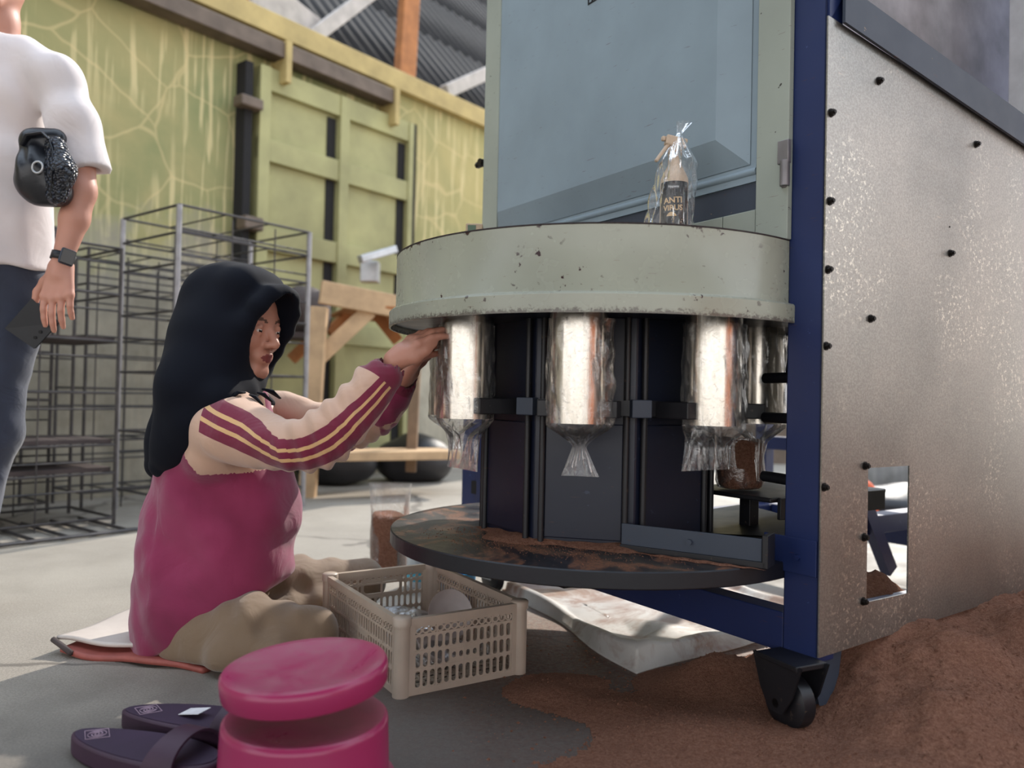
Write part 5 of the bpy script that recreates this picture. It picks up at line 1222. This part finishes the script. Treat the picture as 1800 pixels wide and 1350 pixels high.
# bare feet tucked under
Ft0 = 0 # ((-.80, 1.45, 0), (-.30, 2.0, .2), .005); f0 = A(392, 1160, 1.62); Ft.chain([f0, f0+[-.07, .02, -.012], f0+[-.15, .04, -.02]], [.032, .03, .02], .02); Ft.half((0, 0, .012), (0, 0, -1), .004); Ft.mesh('foot', M['skin_w'], wm)
# hijab
H = Fld((-1.14, 1.48, .30), (-.38, 2.12, .90), .0046)
H.ell(hg(-.028, 0, .032), (.118, .096, .112), .01, HR); H.ell(hg(-.045, 0, -.06), (.095, .095, .12), .03, HR)
H.cap(hg(.03, -.04, .086), hg(.03, .04, .086), .042, k=.035); H.ell(hg(-.075, 0, .05), (.06, .08, .07), .03, HR)
rim = [(.108, 0, .082), (.104, .032, .076), (.094, .058, .046), (.076, .070, .002), (.054, .070, -.045), (.040, .056, -.088), (.044, .028, -.118), (.052, 0, -.126)]
full = [hg(*p) for p in rim]+[hg(p[0], -p[1], p[2]) for p in rim[-2::-1]]; H.chain(full, [.012]*len(full), .030)
H.cap(hg(.0, 0, -.11), hg(.045, 0, -.130), .06, .025, .03)
for Yc, dx in ((1.70, 0), (1.80, -6), (1.93, 4)):
    H.chain([A(378+dx, 600, Yc if Yc != 1.70 else 1.74), A(348+dx, 690, Yc), A(314+dx, 770, Yc), A(286+dx, 818, Yc+.01)], [.085, .076, .050, .030], .05)
H.chain([A(430, 690, 1.72), A(385, 705, 1.655), A(345, 745, 1.66), A(300, 800, 1.69)], [.022, .028, .034, .024], .035)
H.cap(A(440, 692, 1.86), A(470, 712, 1.9), .03, .02, .03)
ct_, st_ = math.cos(.42), math.sin(.42); HT = HR@np.array([[ct_, 0, st_], [0, 1, 0], [-st_, 0, ct_]]); H.ell(hg(.082, 0, -.008), (.052, .056, .106), .005, HT, sub=True); H.ell(hg(.14, 0, -.012), (.075, .055, .094), .004, HT, sub=True)
H.disp(lambda X, Y, Z: .0035*wob(X, Y, Z, 20, 5)+.003*np.sin(40*(X+.35*Z))*np.exp(-((Z-.5)/.14)**2))
H.mesh('hijab', M['hijab'], wm)
b = MB()
for i, (p, q) in enumerate((((452, 690, 1.68), (478, 706, 1.70)), ((440, 694, 1.665), (462, 712, 1.67)), ((430, 690, 1.66), (408, 700, 1.645)), ((462, 684, 1.69), (492, 700, 1.74)))):
    a_, b_ = A(*p), A(*q); m_ = (a_+b_)/2+[0, -.008, .006]; b.tube([a_, m_, b_], [.005, .010, .004], 10, sq=.45)
b.build('scarf_knot', M['hijab'], wm, smooth=180, label='gathered scarf knot under the chin')

# ---------------- standing person at the left edge
YM = 2.0; mloc = at(-70, 1080, YM)
mn = thing('person', (mloc[0], YM, 0), 'standing person in white T-shirt and dark jeans at the left edge, head out of frame', 'person')
Q = lambda x, y, dy=0.: at(x, y, YM+dy*.8)
B = Fld((-1.98, 1.6, .0), (-.98, 2.36, 1.85), .0042)
hR = headframe(math.radians(-65), 0.); ho = Q(-12, -48); head(B, ho, hR)
B.chain([ho+[0, .02, -.04], Q(-6, 40, .01), Q(-6, 90, .02)], [.052, .048, .055], .02)
B.chain([Q(-8, 120, .02), Q(-8, 250, .02), Q(-3, 380, .02), Q(-5, 500, .02)], [.062, .068, .068, .08], .04, sq=((1, 0, 0), 1.3))
B.chain([Q(50, 110, .02), Q(102, 140, .0), Q(140, 250, -.03), Q(143, 338, -.05)], [.04, .042, .036, .034], .02)
B.chain([Q(143, 335, -.05), Q(131, 385, -.06), Q(108, 462, -.08)], [.0345, .0335, .0215], .012)
B.chain([Q(-70, 110, .02), Q(-112, 140, .03), Q(-150, 330, .03), Q(-70, 420, -.2)], [.04, .042, .032, .025], .02)
LG = ((18, 500), (-12, 760), (-80, 1055)); LG2 = ((-66, 500), (-95, 760), (-130, 1055))
for pts in (LG, LG2): B.chain([Q(x, y, .02) for x, y in pts], [.07, .048, .038], .02)
for x in (-80, -130): p = Q(x, 1058); B.chain([p+[0, .03, 0], p+[0, -.1, -.012]], [.034, .028], .02)
hand(B, Q(107, 470, -.08), Q(100, 526, -.10), (.92, .1, .34), (.1, -1, .15), (.072, .080, .074, .058), [(.10, .25, .20), (.10, .28, .2), (.12, .32, .2), (.15, .35, .2)], [(-.018, .016, -.004), (-.040, .034, -.012), (-.058, .058, -.018), (-.064, .082, -.022)], r=.0086, wr=.026, pw=.04, spread=.0205)
B.mesh('body', M['skin_m'], mn)
S = Fld((-1.98, 1.68, .75), (-.98, 2.32, 1.56), .0055)
S.chain([Q(-5, 108, .02), Q(-5, 180, .02), Q(-5, 300, .02), Q(-2, 400, .02), Q(0, 500, .02)], [.085, .10, .097, .098, .104], .04, sq=((1, 0, 0), 1.12))
S.cap(Q(-5, 300, .02), Q(0, 500, .02), .10, .108, .03, sq=((1, 0, 0), 1.1))
S.chain([Q(35, 103, .02), Q(96, 142, 0), Q(128, 215, -.02), Q(158, 318, -.035)], [.055, .062, .056, .049], .03)
S.chain([Q(-55, 105, .02), Q(-112, 145, .03), Q(-155, 290, .02)], [.055, .062, .048], .03)
S.half(Q(0, 470), (-.03, 0, -1), .006)
sn = Q(160, 318)-Q(128, 215); sn /= np.linalg.norm(sn)
X_, Y_, Z_ = S.ax[0][:, None, None], S.ax[1][None, :, None], S.ax[2][None, None, :]
P0 = Q(161, 307); v_ = (X_-P0[0])*sn[0]+(Z_-P0[2])*sn[2]+0*Y_; S.d = np.where((X_ > Q(112, 300)[0])+0*v_ > 0, np.maximum(S.d, v_), S.d).astype(np.float32)
S.cap(Q(160, 340, -.04), Q(154, 302, -.035), .041, .034, .004, sub=True)
S.cap(Q(-6, 74, .0), Q(-6, 30, -.0), .047, .062, .005, sub=True)
S.disp(lambda X, Y, Z: .005*wob(X, Y, Z, 24, 2)+.004*wob(X, Y, Z, 52, 3)+.003*np.sin(75*(X+.25*Z)+2*np.sin(9*Z))+.005*np.sin(55*(X+.55*Z)+2*np.sin(11*Z))*np.exp(-((X+1.14)/.08)**2-((Z-1.22)/.14)**2)+.003*np.sin(80*X+9*Z)*np.exp(-((Z-.93)/.10)**2))
S.mesh('t_shirt', M['white_shirt'], mn)
J = Fld((-1.98, 1.7, .02), (-1.05, 2.3, .96), .0065)
J.cap(Q(0, 458, .02), Q(-5, 510, .02), .092, .098, .03, sq=((1, 0, 0), 1.2))
J.chain([Q(x, y, .02) for x, y in LG], [.086, .060, .048], .03); J.chain([Q(x, y, .02) for x, y in LG2], [.086, .060, .048], .03)
J.half(Q(0, 452), (0, 0, 1), .006); J.disp(lambda X, Y, Z: .004*wob(X, Y, Z, 34, 1)+.002*wob(X, Y, Z, 90, 2)); J.mesh('jeans', M['jeans'], mn)
b = MB()
for x in (-80, -130):
    p = Q(x, 1058); b.tube([(p[0], p[1]+.06, .035), (p[0], p[1], .042), (p[0]+.01, p[1]-.09, .034), (p[0]+.012, p[1]-.15, .024)], [.03, .041, .040, .026], 16, sq=.9)
b.build('shoes', M['dark'], mn, smooth=180)
# watch
wt = thing('wrist_watch', tuple(Q(108, 455, -.1)), 'black smart watch with square face on the standing person\'s wrist', 'watch')
a_, b_ = Q(133, 385, -.06), Q(108, 462, -.08); ud = (b_-a_)/np.linalg.norm(b_-a_); cc_ = a_+(b_-a_)*.88
side = np.array([.75, -.66, 0]); side -= ud*np.dot(side, ud); side /= np.linalg.norm(side); fr = np.cross(ud, side)     # side = outward from the watch face
b = MB(); b.grid(lambda u, v: tuple(cc_+side*math.cos(2*math.pi*u)*.0262+fr*math.sin(2*math.pi*u)*.0262+ud*(v-.5)*.020), 33, 3); b.build('band', M['black'], wt, smooth=50, solid=.003)
M['glassblack'] = simple('black_watch_glass', '0c1018', .08)
T_ = np.eye(4); T_[:3, 0] = fr; T_[:3, 1] = side; T_[:3, 2] = ud; T_[:3, 3] = cc_+side*.027; b = MB(T_); b.box(-.0175, .0175, -.004, .006, -.020, .020); b.build('case', M['bar'], wt, bevel=.005)
b = MB(T_); b.box(-.0155, .0155, .0045, .0072, -.018, .018); b.build('glass', M['glassblack'], wt, bevel=.003)
# phone
ph_ = thing('phone', tuple(Q(55, 570, -.1)), 'black smartphone held down in the standing person\'s hand', 'phone')
c4 = [Q(11, 577, -.085), Q(56, 527, -.09), Q(100, 568, -.072), Q(60, 611, -.07)]
b = MB(); nrm = np.cross(c4[1]-c4[0], c4[2]-c4[1]); nrm /= np.linalg.norm(nrm); nrm = nrm if nrm[1] > 0 else -nrm
b.add(c4+[v+nrm*.008 for v in c4], [(0, 1, 2, 3), (7, 6, 5, 4)]+[(i, (i+1) % 4, 4+(i+1) % 4, 4+i) for i in range(4)]); b.build('case', M['blacklabel'], ph_, bevel=.0025)
lc = c4[3]*.62+c4[2]*.2+c4[0]*.12+c4[1]*.06; b = MB(); b.tube([lc-nrm*.0005, lc-nrm*.002], .004, 16); b.tube([lc+(c4[1]-c4[0])*.2-nrm*.0005, lc+(c4[1]-c4[0])*.2-nrm*.002], .004, 16); b.build('camera_lens', M['glassblack'], ph_, smooth=40)
# pouch under the arm
pc_ = Q(78, 300, -.14); pb = thing('pouch_bag', tuple(pc_-[0, 0, .1]), 'black leather pouch bag with round metal ring clamped under the standing person\'s arm', 'bag')
M['leather'] = simple('black_leather', '14171f', .32, 0, .2, 20, .3, 60)
def m_woven():
    m = NM('woven_black_leather'); v = m.coord(); vo = m.n('ShaderNodeTexVoronoi'); vo.inputs['Scale'].default_value = 120; m.l(v, vo.inputs['Vector'])
    m.set(Base_Color=m.ramp(vo.outputs['Distance'], [(.2, lin('39404f')), (.5, lin('14171f'))]), Roughness=.28); x = m.bump(vo.outputs['Distance'], 1., .006); x.invert = True; return m.m
M['woven'] = m_woven()
F = Fld(pc_-[.13, .12, .14], pc_+[.13, .12, .14], .0045)
F.chain([Q(66, 255, -.13), Q(66, 300, -.14), Q(70, 334, -.13)], [.034, .044, .040], .02, sq=((0, 1, 0), .8)); F.cap(Q(55, 246, -.13), Q(98, 244, -.12), .024, .024, .02); F.cap(Q(56, 322, -.13), Q(100, 336, -.12), .036, .036, .02)
F.disp(lambda X, Y, Z: .002*wob(X, Y, Z, 55, 1)+.0028*np.sin(150*(X+.3*Z))*np.exp(-((Z-pc_[2]-.03)/.04)**2)); F.mesh('pouch_body', M['leather'], pb)
F = Fld(pc_-[.13, .13, .14], pc_+[.14, .12, .14], .0045)
F.chain([Q(98, 258, -.15), Q(108, 300, -.155), Q(100, 342, -.15)], [.025, .031, .026], .02, sq=((0, 1, 0), .9)); F.mesh('woven_side', M['woven'], pb)
rc = Q(66, 294, -.192); b = MB(); b.tube([rc+np.array([.0135*math.cos(t), -.002*math.cos(t), .0135*math.sin(t)]) for t in np.linspace(0, 2*math.pi, 25)], .0028, 8, caps=False, up=(0, 1, 0)); b.build('ring', M['galv'], pb, smooth=60)
b = MB(); b.tube([Q(42, 256, -.16), Q(50, 238, -.175), Q(76, 234, -.178), Q(86, 246, -.172)], .010, 10, sq=.4); b.tube([Q(84, 240, -.175), Q(92, 262, -.185), Q(93, 300, -.195), Q(88, 345, -.18)], .0022, 8); b.build('strap', M['leather'], pb, smooth=60)
